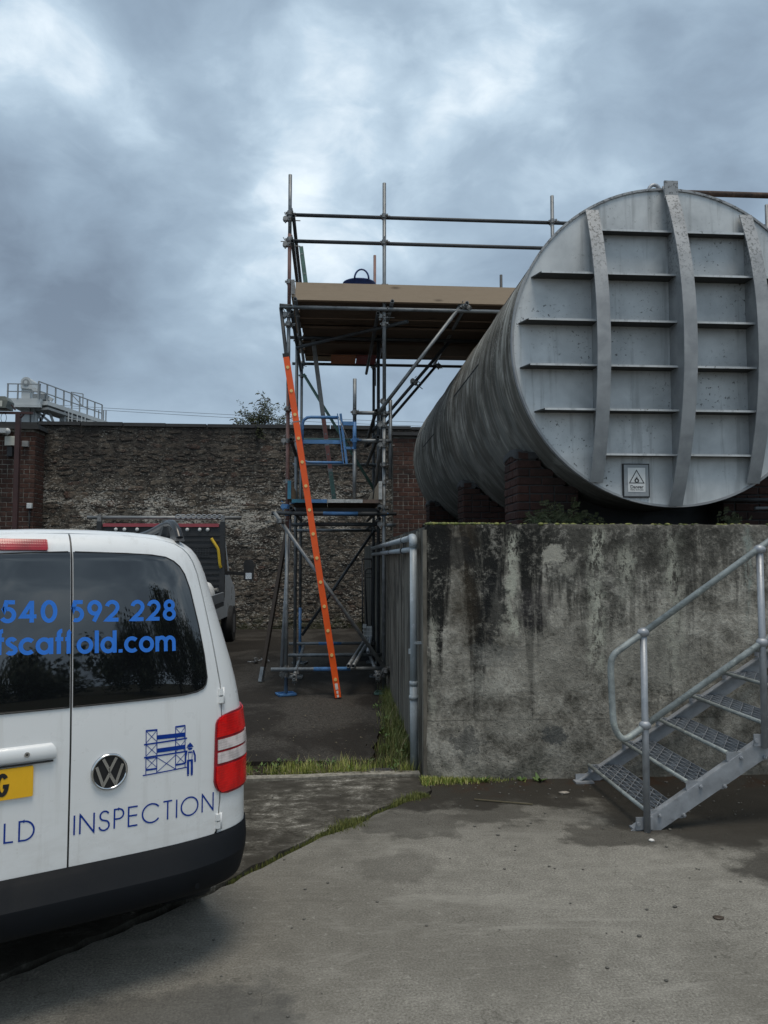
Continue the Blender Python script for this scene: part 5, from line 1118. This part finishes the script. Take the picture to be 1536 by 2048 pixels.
blobp(1116, 280, 18, 20, 180, 360); blobp(1116, 286, 15, 14, 0, 180); ln(((1094, 284), (1138, 279)), .0012); ln(((1112, 262), (1116, 256), (1122, 262)), .0014)
blobp(1116, 309, 13, 10, 0, 180)
ln(((1096, 302), (1088, 340), (1087, 380)), .0035); ln(((1136, 302), (1147, 335), (1147, 374)), .0035); ln(((1103, 362), (1103, 450)), .0048); ln(((1127, 360), (1126, 448)), .0048); ln(((1098, 366), (1132, 362)), .0040); ln(((1097, 456), (1108, 455)), .0022); ln(((1120, 454), (1132, 452)), .0022); ln(((1104, 312), (1108, 360)), .0012); ln(((1130, 312), (1127, 360)), .0012)
wk.build('worker_pictogram', 'decal_blue', door_r, fix=False)

# ================================================================== TRUCK behind the van
tk = thing('flatbed_truck', 'flatbed truck with a black slatted headboard parked behind the van', 'truck', (-3.0, 14.0, 0))
TX0, TX1, TYh = -4.13, -1.885, 14.0
hbm = MB(); hbm.box((TX0, TYh, 1.0), (TX1, TYh + .05, 2.30)); hb_o = hbm.build('headboard', 'truck_black', tk)
for i in range(12):
    z_ = 1.05 + i*.098; MB().bar((TX0 + .06, TYh - .012, z_), (TX1 - .06, TYh - .012, z_), .02, .052).build('headboard_slat', 'truck_black', hb_o)
for x_ in (TX0 + .03, TX1 - .05): MB().box((x_ - .04, TYh - .04, .95), (x_ + .05, TYh - .001, 2.36)).build('headboard_post', 'truck_black', tk)
MB().box((TX0 + .10, TYh - .035, 2.265), (TX1 - .11, TYh - .0, 2.325)).build('red_strip', 'truck_red', hb_o)
for x_ in (-3.80, -3.65, -3.43, -3.05, -2.83, -2.70, -2.55, -2.33, -2.19): MB().ball((x_, TYh - .045, 2.215), .033, 10, 8, (1, .6, 1)).build('marker_lamp', 'white_plastic', hb_o)
MB().tube((-4.32, TYh + .02, 2.43), (-1.60, TYh + .02, 2.43), .032, 12).build('top_rail', 'alu_stile', tk)
for x_ in (-4.10, -1.93): MB().box((x_ - .035, TYh - .02, 2.36), (x_ + .035, TYh + .05, 2.48)).build('rail_clamp', 'coupler_metal', tk)
ch = MB()
for i in range(9): ch.sweep([Vector((-2.72 + i*.092 + .045*math.cos(a), TYh - .02, 2.45 + .035*math.sin(a))) for a in frange(0, 2*math.pi, 11)], .009, 6, False)
ch.build('chain', 'galv', tk)
MB().box((-3.05, TYh + .1, 2.40), (-2.72, TYh + .5, 2.47)).build('beacon_bar', 'grey_plastic', tk)
MB().sweep(smooth([(-2.12, TYh - .06, 2.06), (-2.03, TYh - .07, 1.92), (-1.99, TYh - .07, 1.86), (-1.965, TYh - .06, 1.58), (-1.95, TYh - .04, 1.54)], 2), .026, 10).build('yellow_hose', 'yellow_paint', tk)
mb = MB()
for i in range(6): mb.bar((-2.42 + i*.05, TYh - .03, 1.72), (-2.42 + i*.05, TYh - .03, 1.90), .008, .008); mb.bar((-2.44, TYh - .03, 1.73 + i*.033), (-2.15, TYh - .03, 1.73 + i*.033), .008, .008)
mb.build('mesh_guard', 'tube_dark', hb_o)
MB().box((TX0, 10.9, .86), (TX1, TYh - .05, .93)).build('bed', 'tube_dark', tk); MB().box((TX1 - .03, 10.9, .94), (TX1, TYh - .05, 1.10)).build('side_board', 'galv', tk); MB().box((TX0, 10.9, .94), (TX0 + .03, TYh - .05, 1.10)).build('side_board', 'galv', tk)
MB().box((-3.6, 11, .55), (-2.4, 17.2, .85)).build('chassis', 'truck_black', tk)
cb = MB(); prof = [(14.12, .55), (14.12, 1.95), (14.3, 2.18), (15.3, 2.2), (15.6, 2.05), (16.3, 1.35), (17.0, 1.12), (17.25, .95), (17.25, .5)]
cb.add([Vector((x_, *q)) for x_ in (-4.0, -2.09) for q in prof], [tuple(range(9)), tuple(range(9, 18))[::-1]] + [(i, 9+i, 9+(i+1) % 9, (i+1) % 9) for i in range(9)]); cb.build('cab', 'truck_white', tk)
for x_ in (-4.004, -2.086): MB().add([Vector((x_, *q)) for q in ((14.8, 1.42), (16.0, 1.36), (15.55, 1.95), (14.8, 2.0))], [(0, 1, 2, 3)]).build('side_window', 'truck_glass', tk)
for x_, sg_ in ((-2.06, 1), (-4.03, -1)):
    mr = MB(); cx_ = x_ + sg_*.46; mr.prism([(cx_ + a, 1.47 + b) for a, b in ((-.09, -.17), (-.06, -.20), (.07, -.20), (.10, -.16), (.11, .10), (.08, .19), (.03, .21), (-.06, .20), (-.09, .15))], 15.25, 15.36); mo = mr.build('wing_mirror', 'truck_black', tk); MB().bar((x_, 15.3, 1.42), (x_ + sg_*.42, 15.3, 1.40), .05, .07).build('mirror_arm', 'truck_black', mo); MB().box((x_ + sg_*.46 - .05, 15.244, 1.30), (x_ + sg_*.46 + .07, 15.2495, 1.42)).build('mirror_glass', 'chrome', mo)
for x_ in (-3.95, -2.10):
    for y_ in (11.9, 16.3): wo_ = MB().tube((x_ - .11, y_, .36), (x_ + .11, y_, .36), .36, 24).build('wheel', 'tyre', tk); MB().tube((x_ - .112, y_, .36), (x_ + .112, y_, .36), .2, 20).build('rim', 'wheel_steel', wo_)
for x_, y_, rx, ry, rz in ((-2.1, 13.4, .14, .2, .25), (-2.25, 13.0, .2, .2, .2)): MB().ball((x_, y_, 1.05), 1, 10, 7, (rx, ry, rz)).build('sack', 'white_plastic' if rx < .2 else 'black_gear', tk)
MB().tube((-2.3, 13.6, 1.12), (-1.93, 13.5, 1.16), .035, 10).build('roll', 'grey_plastic', tk)

# ================================================================== POST with floodlight, boxes on the pier
fp = thing('floodlight_post', 'maroon steel post with a floodlight in front of the brick pier', 'lamp post', (-6.98, 17.6, 0))
MB().box((-7.03, 17.55, -.01), (-6.93, 17.65, 4.93)).build('post', 'maroon_steel', fp); MB().bar((-7.6, 17.6, 4.955), (-6.66, 17.6, 4.955), .06, .05).bar((-6.99, 17.6, 4.78), (-6.86, 17.6, 4.93), .03, .03).bar((-7.05, 17.6, 5.02), (-7.14, 17.6, 5.14), .03, .03).build('cross_arm', 'maroon_steel', fp)
mb = MB(); mb.add([Vector(q) for q in ((-7.75, 17.4, 5.03), (-7.18, 17.4, 5.03), (-7.18, 17.8, 5.03), (-7.75, 17.8, 5.03), (-7.75, 17.45, 5.30), (-7.22, 17.45, 5.30), (-7.22, 17.75, 5.30), (-7.75, 17.75, 5.30), (-7.75, 17.42, 5.22), (-7.15, 17.42, 5.20), (-7.15, 17.78, 5.20), (-7.75, 17.78, 5.22))], [(0,3,2,1), (0,1,9,8), (1,2,10,9), (2,3,11,10), (3,0,8,11), (8,9,5,4), (9,10,6,5), (10,11,7,6), (11,8,4,7), (4,5,6,7)]); mb.build('floodlight', 'lamp_grey', fp)
MB().box((-7.70, 17.395, 5.06), (-7.26, 17.4155, 5.19)).build('floodlight_glass', 'cream_plastic', fp)
MB().sweep([Vector((-7.30 + .06*math.cos(a), 17.6, 4.84 + .11*math.sin(a))) for a in frange(R(120), R(420), 14)], .006, 6).build('lamp_cable', 'black_rubber', fp)
def wallbox(name, label, cat, a, b, mat):
    mb = MB(); mb.box(a, b); o = mb.build(name, mat, None, label, cat); bv = o.modifiers.new('b', 'BEVEL'); bv.width = .012; bv.segments = 2; return o
wallbox('junction_box', 'square cream junction box left of the maroon post', 'box', (-7.50, 18.16, 4.30), (-7.27, 18.297, 4.52), 'cream_plastic'); wallbox('junction_box', 'small grey junction box right of the maroon post', 'box', (-7.13, 18.2, 4.28), (-6.99, 18.297, 4.42), 'grey_plastic')
wallbox('socket_box', 'small white socket box low on the brick pier', 'box', (-6.985, 18.2, 2.85), (-6.875, 18.297, 2.975), 'white_plastic')
MB().tube((-6.93, 18.27, 2.2), (-6.93, 18.27, 2.85), .014, 8).build('conduit', 'black_rubber', None, 'thin dark conduit below the white socket box', 'conduit')
MB().sweep([(-6.985, 18.26, 2.93), (-7.1, 18.25, 2.90), (-7.25, 18.25, 2.95), (-7.4, 18.26, 2.98)], .008, 6).build('cable', 'black_rubber', None, 'thin black cable drooping across the brick pier', 'cable')
cm = thing('security_camera', 'white security camera on the brick pier under its cap', 'camera', (-7.5, 18.15, 4.6)); MB().box((-7.72, 18.0, 4.57), (-7.42, 18.2, 4.68)).ball((-7.42, 18.10, 4.62), .075, 10, 8).build('housing', 'white_plastic', cm); MB().box((-7.54, 18.15, 4.55), (-7.48, 18.305, 4.66)).build('camera_bracket', 'grey_plastic', cm)
wallbox('cable_shroud', 'dark hanging conduit box below the cream junction box', 'box', (-7.46, 18.2, 4.05), (-7.34, 18.297, 4.29), 'black_gear')

# ================================================================== FAR GANTRY behind the wall
gy = 45.0
gn = thing('grain_elevator_gantry', 'pale grey steel elevator head and railed walkway behind the wall', 'gantry', (-16.5, gy, 0))
MB().box((-17.72, gy, 0), (-17.24, gy + .6, 11.75)).box((-17.18, gy + .1, 0), (-17.02, gy + .5, 10.4)).build('elevator_leg', 'far_steel', gn)
mb = MB(); P_ = [(-17.74, 11.45)] + [(-17.44 + .30*math.cos(R(a)), 11.78 + .32*math.sin(R(a))) for a in frange(180, 0, 13)] + [(-17.05, 11.40)]; mb.prism(P_, gy - .1, gy + .9); ho_ = mb.build('elevator_head', 'far_steel', gn)
MB().tube((-17.44, gy - .14, 11.78), (-17.44, gy - .1, 11.78), .19, 18).build('head_disc', 'far_steel_dark', ho_); MB().tube((-17.44, gy - .16, 11.78), (-17.44, gy - .14, 11.78), .10, 14).build('head_hub', 'far_steel', ho_)
MB().bar((-17.0, gy - .2, 11.4), (-15.9, gy - .2, 10.75), .18, .2).build('spout', 'far_steel', gn)
MB().box((-18.2, gy - .8, 10.35), (-16.35, gy + 1.2, 10.72)).box((-18.35, gy - .9, 10.2), (-16.3, gy - .7, 10.32)).build('platform', 'far_steel', gn); MB().box((-16.9, gy - .5, 10.73), (-16.2, gy + .2, 11.05)).build('motor', 'far_steel_dark', gn)
wk_ = MB(); A_, B_ = Vector((-16.4, gy - .5, 10.5)), Vector((-14.2, gy + 4, 10.1))
wk_.bar(A_, B_, .9, .22); wk_.build('walkway', 'far_steel', gn); MB().bar(A_ + Vector((0, 0, -.32)), B_ + Vector((0, 0, -.3)), 1.0, .14).build('walkway_base', 'far_steel_dark', gn)
rl = MB()
for i in range(9):
    q = A_.lerp(B_, i/8) + Vector((0, -.5, .2)); rl.bar(q, q + Vector((0, 0, .95)), .07, .07)
for dz_ in (.62, .95 + .2): rl.bar(A_ + Vector((0, -.5, dz_)), B_ + Vector((0, -.5, dz_)), .05, .05)
for x_ in (-18.15, -17.6, -16.4): rl.bar((x_, gy - .8, 10.7), (x_, gy - .8, 11.55), .07, .07)
for z_ in (11.1, 11.53): rl.bar((-18.2, gy - .8, z_), (-16.35, gy - .8, z_), .05, .05)
for q in ((-15.6, 10.9, -15.6, 11.7), (-14.9, 10.8, -14.9, 11.6), (-15.6, 11.7, -14.9, 11.6), (-15.6, 11.6, -14.95, 10.9)): rl.bar((q[0], gy + 2, q[1]), (q[2], gy + 2, q[3]), .05, .05)
for x_ in (-14.55, -14.25, -14.1): rl.bar((x_, gy + 4, 9.8), (x_, gy + 4, 11.0), .06, .06)
rl.build('railing', 'far_steel_dark', gn)
tr_ = MB()
for a, b in (((-16.9, 10.3), (-16.3, 9.0)), ((-16.2, 10.3), (-15.7, 9.0)), ((-16.3, 10.2), (-16.9, 9.0)), ((-16.9, 10.2), (-15.7, 9.2))): tr_.bar((a[0], gy, a[1]), (b[0], gy, b[1]), .12, .12)
tr_.build('bracing', 'far_steel_dark', gn)
MB().box((-15.9, gy + 1, 0), (-15.55, gy + 1.4, 10.3)).box((-16.95, gy, 0), (-16.8, gy + .2, 10.3)).box((-15.35, gy + 2, 0), (-14.3, gy + 4.4, 10.0)).build('support_column', 'far_steel', gn)
ld = MB()
for x_ in (-15.45, -15.25, -15.05, -14.75, -14.5, -14.3): ld.bar((x_, gy + .6, 8.8), (x_, gy + .6, 10.35 - (x_ + 15.45)*.35), .05, .05)
for z_ in (9.3, 9.6, 9.9): ld.bar((-15.5, gy + .6, z_), (-14.3, gy + .6, z_ - .2), .04, .04)
ld.build('caged_ladder', 'far_steel', gn)
for i, (za, zb, lb) in enumerate(((13.62, 12.95, 'upper of two thin overhead wires crossing the sky above the wall'), (13.45, 12.63, 'lower of two thin overhead wires crossing the sky above the wall'))):
    MB().sweep([Vector((-30 + 60*t, 60, za + (11.2/25.9)*(za - zb) + (zb - za)*(60/25.9)*t - .5*math.sin(math.pi*t))) for t in frange(0, 1, 25)], .016, 5).build('overhead_wire', 'wire_dark', None, lb, 'wire', 'overhead wires')

# ================================================================== PLANTS
def leaf(mb, c, d_, l, w_, nrm):
    c = Vector(c); d_ = Vector(d_).normalized(); s_ = d_.cross(Vector(nrm)); s_ = s_.normalized() if s_.length > .01 else Vector((1, 0, 0))
    mb.add([c, c + d_*l*.45 + s_*w_/2, c + d_*l, c + d_*l*.45 - s_*w_/2], [(0, 1, 2, 3)])
def blade(mb, base, h_, lean, w_, rr):
    a = rr.uniform(0, 2*math.pi); dx, dy = math.cos(a), math.sin(a); px, py = -dy*w_/2, dx*w_/2; b = Vector(base)
    m1 = b + Vector((dx*lean*.35, dy*lean*.35, h_*.55)); tp = b + Vector((dx*lean, dy*lean, h_))
    mb.add([b + Vector((px, py, 0)), b - Vector((px, py, 0)), m1 - Vector((px*.8, py*.8, 0)), m1 + Vector((px*.8, py*.8, 0)), tp], [(0, 1, 2, 3), (3, 2, 4)])
def grass(name, label, n_, place, hr, mat, w_=.005, seed=1):
    rr = random.Random(seed); mb = MB()
    for i in range(n_):
        x_, y_, k = place(rr); h_ = rr.uniform(*hr)*k; blade(mb, (x_, y_, -.03), h_ + .03, h_*rr.uniform(.15, .9), w_*rr.uniform(.6, 1.3), rr)
    return mb.build(name, mat, None, label, 'grass', kind='stuff', fix=False)
_cl = random.Random(99); CL1 = [(_cl.uniform(-1.8, .66), 6.25 + abs(_cl.gauss(0, .10)), _cl.uniform(.02, .055), _cl.uniform(.35, 1.15)) for _ in range(120)]
CL1 = [c for c in CL1 if not (.27 < c[0] < .52 and c[1] < 6.42) and mnoise.noise(Vector((c[0]*2.5, 0, 5))) > -.33]
def strip(rr):
    c = rr.choice(CL1); return c[0] + rr.gauss(0, c[2]), max(6.20, min(6.66, c[1] + rr.gauss(0, c[2]*.8))), c[3]*rr.uniform(.6, 1.1)
grass('grass_strip', 'green grass growing along the kerb strip', 5200, strip, (.02, .105), 'grass_green', .0045, 2)
grass('dry_grass', 'straw-coloured stalks standing among the kerb grass', 420, strip, (.08, .17), 'dead_straw', .0035, 21)
CL2 = []
for _ in range(95):
    y_ = 6.35 + 3.5*_cl.random()**1.15; x0 = .36 + (y_ - 6.3)*.10; CL2.append((x0 + (.74 - x0)*_cl.random()**.55, y_, _cl.uniform(.02, .06), _cl.uniform(.3, 1.15)))
def wallside(rr):
    c = rr.choice(CL2); return min(.74, c[0] + rr.gauss(0, c[2])), c[1] + rr.gauss(0, c[2]*1.4), c[3]*rr.uniform(.5, 1.1)
grass('grass_verge', 'tall straggly grass at the foot of the side wall', 3400, wallside, (.03, .17), 'grass_dry', .005, 3)
grass('dry_stalks', 'dry straw stalks at the foot of the side wall', 150, wallside, (.08, .26), 'dead_straw', .0045, 22)
def cr(rr):
    while True:
        t = rr.uniform(3.0, 8.99); i = int(t); a, b = Vector(crack[i]), Vector(crack[i+1]); q = a.lerp(b, t - i)
        dn = mnoise.noise(Vector((q.x*4.2, 1, 0))) + .55*mnoise.noise(Vector((q.x*17, 4, 0))) + (.25 if q.x > -.1 else -.12)
        if rr.random() < .12 + .9*max(0, dn): break
    nrm = Vector((-(b-a).y, (b-a).x)).normalized(); q = q + nrm*(rr.gauss(0, .012 + .034*max(0, dn)) + .004); return q.x, q.y, .4 + 1.3*max(0, dn)
grass('crack_moss', 'mossy grass filling the crack between the concrete slabs', 4200, cr, (.004, .026), 'moss_green', .005, 4)
def wf(rr):
    x_ = .70 + abs(rr.gauss(0, .28)); return min(x_, 2.0), 5.95 - abs(rr.gauss(0, .045)) + (.02 if x_ > .8 else 0), max(.25, 1.0 - (x_ - .7)*.55)
grass('wall_foot_moss', 'bright low moss and weeds along the foot of the concrete wall', 2600, wf, (.01, .055), 'grass_green', .007, 5)
rrp = random.Random(31)
def rosette(x_, y_, z_, r_, n_, name, label, mat='weed_leaf', tall=.6):
    mb = MB()
    for i in range(n_):
        a = rrp.uniform(0, 6.28); d_ = Vector((math.cos(a), math.sin(a), rrp.uniform(.2, 1.6)*tall)); leaf(mb, (x_, y_, z_), d_, r_*rrp.uniform(.6, 1.1), r_*.3, (-math.sin(a)*.3, 0, 1))
    return mb.build(name, mat, None, label, 'plant', fix=False)
wm = MB()
for i in range(46):
    x_, y_ = (rrp.uniform(-.75, .65), rrp.uniform(6.24, 6.5)) if i < 26 else (rrp.uniform(.5, .73), rrp.uniform(6.4, 9.2)); r_ = rrp.uniform(.02, .05)
    for k in range(rrp.randint(5, 11)):
        a = rrp.uniform(0, 6.28); leaf(wm, (x_ + .01*math.cos(a), y_ + .01*math.sin(a), .0 + rrp.uniform(0, .05)), (math.cos(a), math.sin(a), rrp.uniform(.1, 1.0)), r_*rrp.uniform(.7, 1.2), r_*.45, (-math.sin(a)*.3, 0, 1))
wm.build('low_weeds', 'weed_leaf', None, 'low broad-leaved weeds mixed into the kerb grass and verge', 'weeds', kind='stuff', fix=False)
rosette(1.60, 5.90, 0, .085, 16, 'weed', 'leafy green weed by the wall foot, the right one nearest the stairs'); rosette(1.47, 5.92, 0, .055, 12, 'weed', 'small leafy weed by the wall foot, just left of the larger one'); rosette(1.18, 5.92, 0, .07, 22, 'weed', 'bushy low weed at the wall foot where the moss ends')
def fern(x_, y_, z_, n_, r_, label, kind=None):
    mb = MB()
    for i in range(n_):
        a = rrp.uniform(0, 6.28); bx = Vector((x_ + rrp.gauss(0, r_*.5), y_ + rrp.uniform(-.03, .02), z_ + abs(rrp.gauss(0, r_*.35)))); dd = Vector((math.cos(a), -abs(rrp.gauss(.3, .3)), rrp.uniform(-.3, .9))).normalized(); L_ = r_*rrp.uniform(.2, .45)
        for k in range(7):
            q = bx + dd*L_*k/7 + Vector((0, 0, -.02*(k/7)**2)); sd_ = dd.cross(Vector((0, 1, 0)));
            for s_ in (-1, 1): leaf(mb, q, dd*.5 + sd_*s_, .028, .008, (0, -1, .3))
    return mb.build('wall_fern', 'bush_leaf', None, label, 'plant', kind=kind, fix=False)
fern(1.95, 6.70, 2.02, 46, .26, 'dusky fern tufts on the near brick saddle, left side under the tank', 'stuff'); fern(2.2, 6.66, 2.0, 30, .2, 'sparse fern tufts in the shade under the tank, right of the larger tufts', 'stuff'); fern(3.60, 6.70, 2.0, 34, .14, 'small green fern on the wall top at the right under the tank', 'stuff')
# buddleia on the back wall
bs = thing('buddleia_bush', 'wispy bush with drooping flower tips growing on top of the stone wall', 'bush', (-1.75, 19.05, 4.95))
stm, lv, fw_ = MB(), MB(), MB(); rb_ = random.Random(12)
for i in range(44):
    a = rb_.uniform(-1.25, 1.25); L_ = rb_.uniform(.35, .88)*(1.0 - .18*abs(a)); p0 = Vector((-1.75 + rb_.uniform(-.42, .42), 19.05 + rb_.uniform(-.1, .1), 4.97)); pts = [p0]; d_ = Vector((math.sin(a)*.9, rb_.uniform(-.4, .4), math.cos(a))).normalized()
    for k in range(7): d_ = (d_ + Vector((rb_.uniform(-.14, .14) + .05*math.sin(a), rb_.uniform(-.1, .1), -.05*k*.6))).normalized(); pts.append(pts[-1] + d_*L_/7)
    stm.sweep(pts, [.008*(1 - k/9) for k in range(8)], 5, False)
    for k in range(2, 8):
        for _ in range(6): dd = Vector((rb_.uniform(-1, 1), rb_.uniform(-1, 1), rb_.uniform(-.6, .7))); leaf(lv, pts[k] + dd*.03, dd, rb_.uniform(.05, .11), .024, (rb_.uniform(-1, 1), rb_.uniform(-1, 1), .5))
    if i % 2 == 0:
        e = pts[-1]; s_ = math.copysign(1, d_.x or 1); fw_.sweep([e, e + Vector((s_*.04, 0, .015)), e + Vector((s_*.085, 0, .005)), e + Vector((s_*.12, 0, -.02))], [.006, .013, .013, .005], 6)
stm.build('stem', 'bark', bs, fix=False); lv.build('foliage', 'bush_leaf', bs, fix=False); fw_.build('flower_spike', 'bark', bs, fix=False)
mb = MB()
for i in range(60): dd = Vector((rb_.uniform(-1, 1), -1, rb_.uniform(-1, .6))); leaf(mb, (-1.72 + rb_.gauss(0, .06), 18.86, 4.80 + rb_.gauss(0, .07)), dd, .09, .03, (rb_.uniform(-1, 1), 0, 1))
mb.build('hanging_growth', 'bush_leaf', bs, fix=False)

# trees behind the photographer (they show in the van windows)
def tree(x_, y_, h_, rad, seed, label):
    rr = random.Random(seed); t = thing('tree', label, 'tree', (x_, y_, 0), 'trees behind the photographer'); tr = MB(); lv = MB()
    tr.sweep([(x_, y_, -.1), (x_ + .1, y_, h_*.3), (x_, y_ + .1, h_*.6), (x_ + .1, y_, h_*.85)], [.22, .17, .1, .03], 8)
    cl_ = []
    for i in range(34):
        a = rr.uniform(0, 6.28); el = rr.uniform(-1.1, 1.5); r_ = rad*rr.uniform(.45, 1.0); c = Vector((x_ + math.cos(a)*math.cos(el)*r_, y_ + math.sin(a)*math.cos(el)*r_, h_*.55 + math.sin(el)*h_*.42*r_/rad)); cl_.append((c, rad*rr.uniform(.22, .42)))
        tr.sweep([(x_, y_, h_*rr.uniform(.25, .6)), tuple(c)], [.06, .015], 5, False)
    for c, r_ in cl_:
        for _ in range(260):
            d_ = Vector((rr.gauss(0, 1), rr.gauss(0, 1), rr.gauss(0, 1))).normalized(); q = c + d_*r_*rr.random()**.4; leaf(lv, q, Vector((rr.uniform(-1, 1), rr.uniform(-1, 1), rr.uniform(-.8, .5))), rr.uniform(.2, .36), .2, d_)
    tr.build('trunk', 'bark', t, fix=False); lv.build('crown', 'tree_leaf', t, fix=False)
for dist_, az, h_, rad, sd_, lb in ((25, 117, 6.4, 4.2, 1, 'largest dark tree reflected in the right rear window of the van'), (29, 131, 4.6, 3.8, 2, 'dark tree reflected left of the largest one in the van window'), (26, 104, 5.4, 4.0, 3, 'dark tree reflected right of the largest one in the van window'),
        (30, 93, 5.6, 4.2, 5, 'dark tree reflected at the far right edge of the van window'), (34, 145, 3.2, 3.6, 4, 'low bushy tree reflected near the bottom of the left van window'), (27, 80, 5.0, 4.0, 6, 'dark tree reflected where the right window meets its pillar')):
    tree(dist_*math.sin(R(az)) - .9, dist_*math.cos(R(az)) + 3, h_, rad, sd_, lb)

# ================================================================== small debris on the slab
def pebble(x_, y_, r_, mat, lab, sc=(1.2, 1, .5)):
    mb = MB(); mb.ball((0, 0, 0), r_, 7, 5, sc)
    mb.v = [tuple(Vector(v_)*(1 + .25*mnoise.noise(Vector(v_)*60 + Vector((x_, y_, 0))))) for v_ in mb.v]
    mb.v = [(v_[0] + x_, v_[1] + y_, v_[2] + r_*sc[2]*.8) for v_ in mb.v]; return mb
pebble(1.84, 3.63, .022, 'wet_leaf', '', (1.3, 1, .25)).build('dead_leaf', 'wet_leaf', None, 'dark curled leaf lying on the pale slab at the right', 'leaf')
pebble(1.94, 4.62, .016, 'debris', '').build('pebble', 'white_sticker', None, 'pale pebble on the slab in front of the stair foot', 'pebble'); pebble(1.70, 5.58, .03, 'debris', '', (1.5, .8, .3)).build('stone_chip', 'debris', None, 'pale flat stone chip on the damp slab between wall and stairs', 'stone')
MB().bar((1.02, 5.47, .008), (1.40, 5.33, .008), .012, .006).build('twig', 'dead_stem', None, 'thin straight twig lying on the damp slab below the wall', 'twig')
gm = MB(); rg_ = random.Random(77)
for i in range(300):
    x_, y_ = (rg_.uniform(-.9, 3.2), rg_.uniform(1.6, 5.9)) if i < 190 else (rg_.uniform(1.0, 3.4), 5.9 - abs(rg_.gauss(0, .5)))
    if y_ > 5.93: y_ = 5.9
    p_ = pebble(x_, y_, rg_.uniform(.0025, .008) if i > 20 else rg_.uniform(.006, .011), '', '', (1.2, 1, .6)); gm.add(p_.v, p_.f, True)
gm.build('scattered_grit', 'pebble_grey', None, 'scattered grit and small stones on the concrete', 'grit', kind='stuff', fix=False)
gm = MB()
for i in range(260):
    x_, y_ = rg_.uniform(-.8, .7), 6.20 + abs(rg_.gauss(0, .05)) if i < 160 else rg_.uniform(6.6, 9.5)
    leaf(gm, (x_, y_, .004 if i >= 160 else .012), (rg_.uniform(-1, 1), rg_.uniform(-1, 1), rg_.uniform(-.02, .2)), rg_.uniform(.015, .04), .014, (0, 0, 1))
gm.build('leaf_litter', 'dead_stem', None, 'dry leaf litter along the kerb and on the asphalt', 'litter', kind='stuff', fix=False)
MB().box((-.66, 12.0, -.004), (-.60, 12.2, .03)).build('wood_offcut', 'dark_timber', None, 'small dark timber offcut on the asphalt by the scaffold leg', 'offcut')
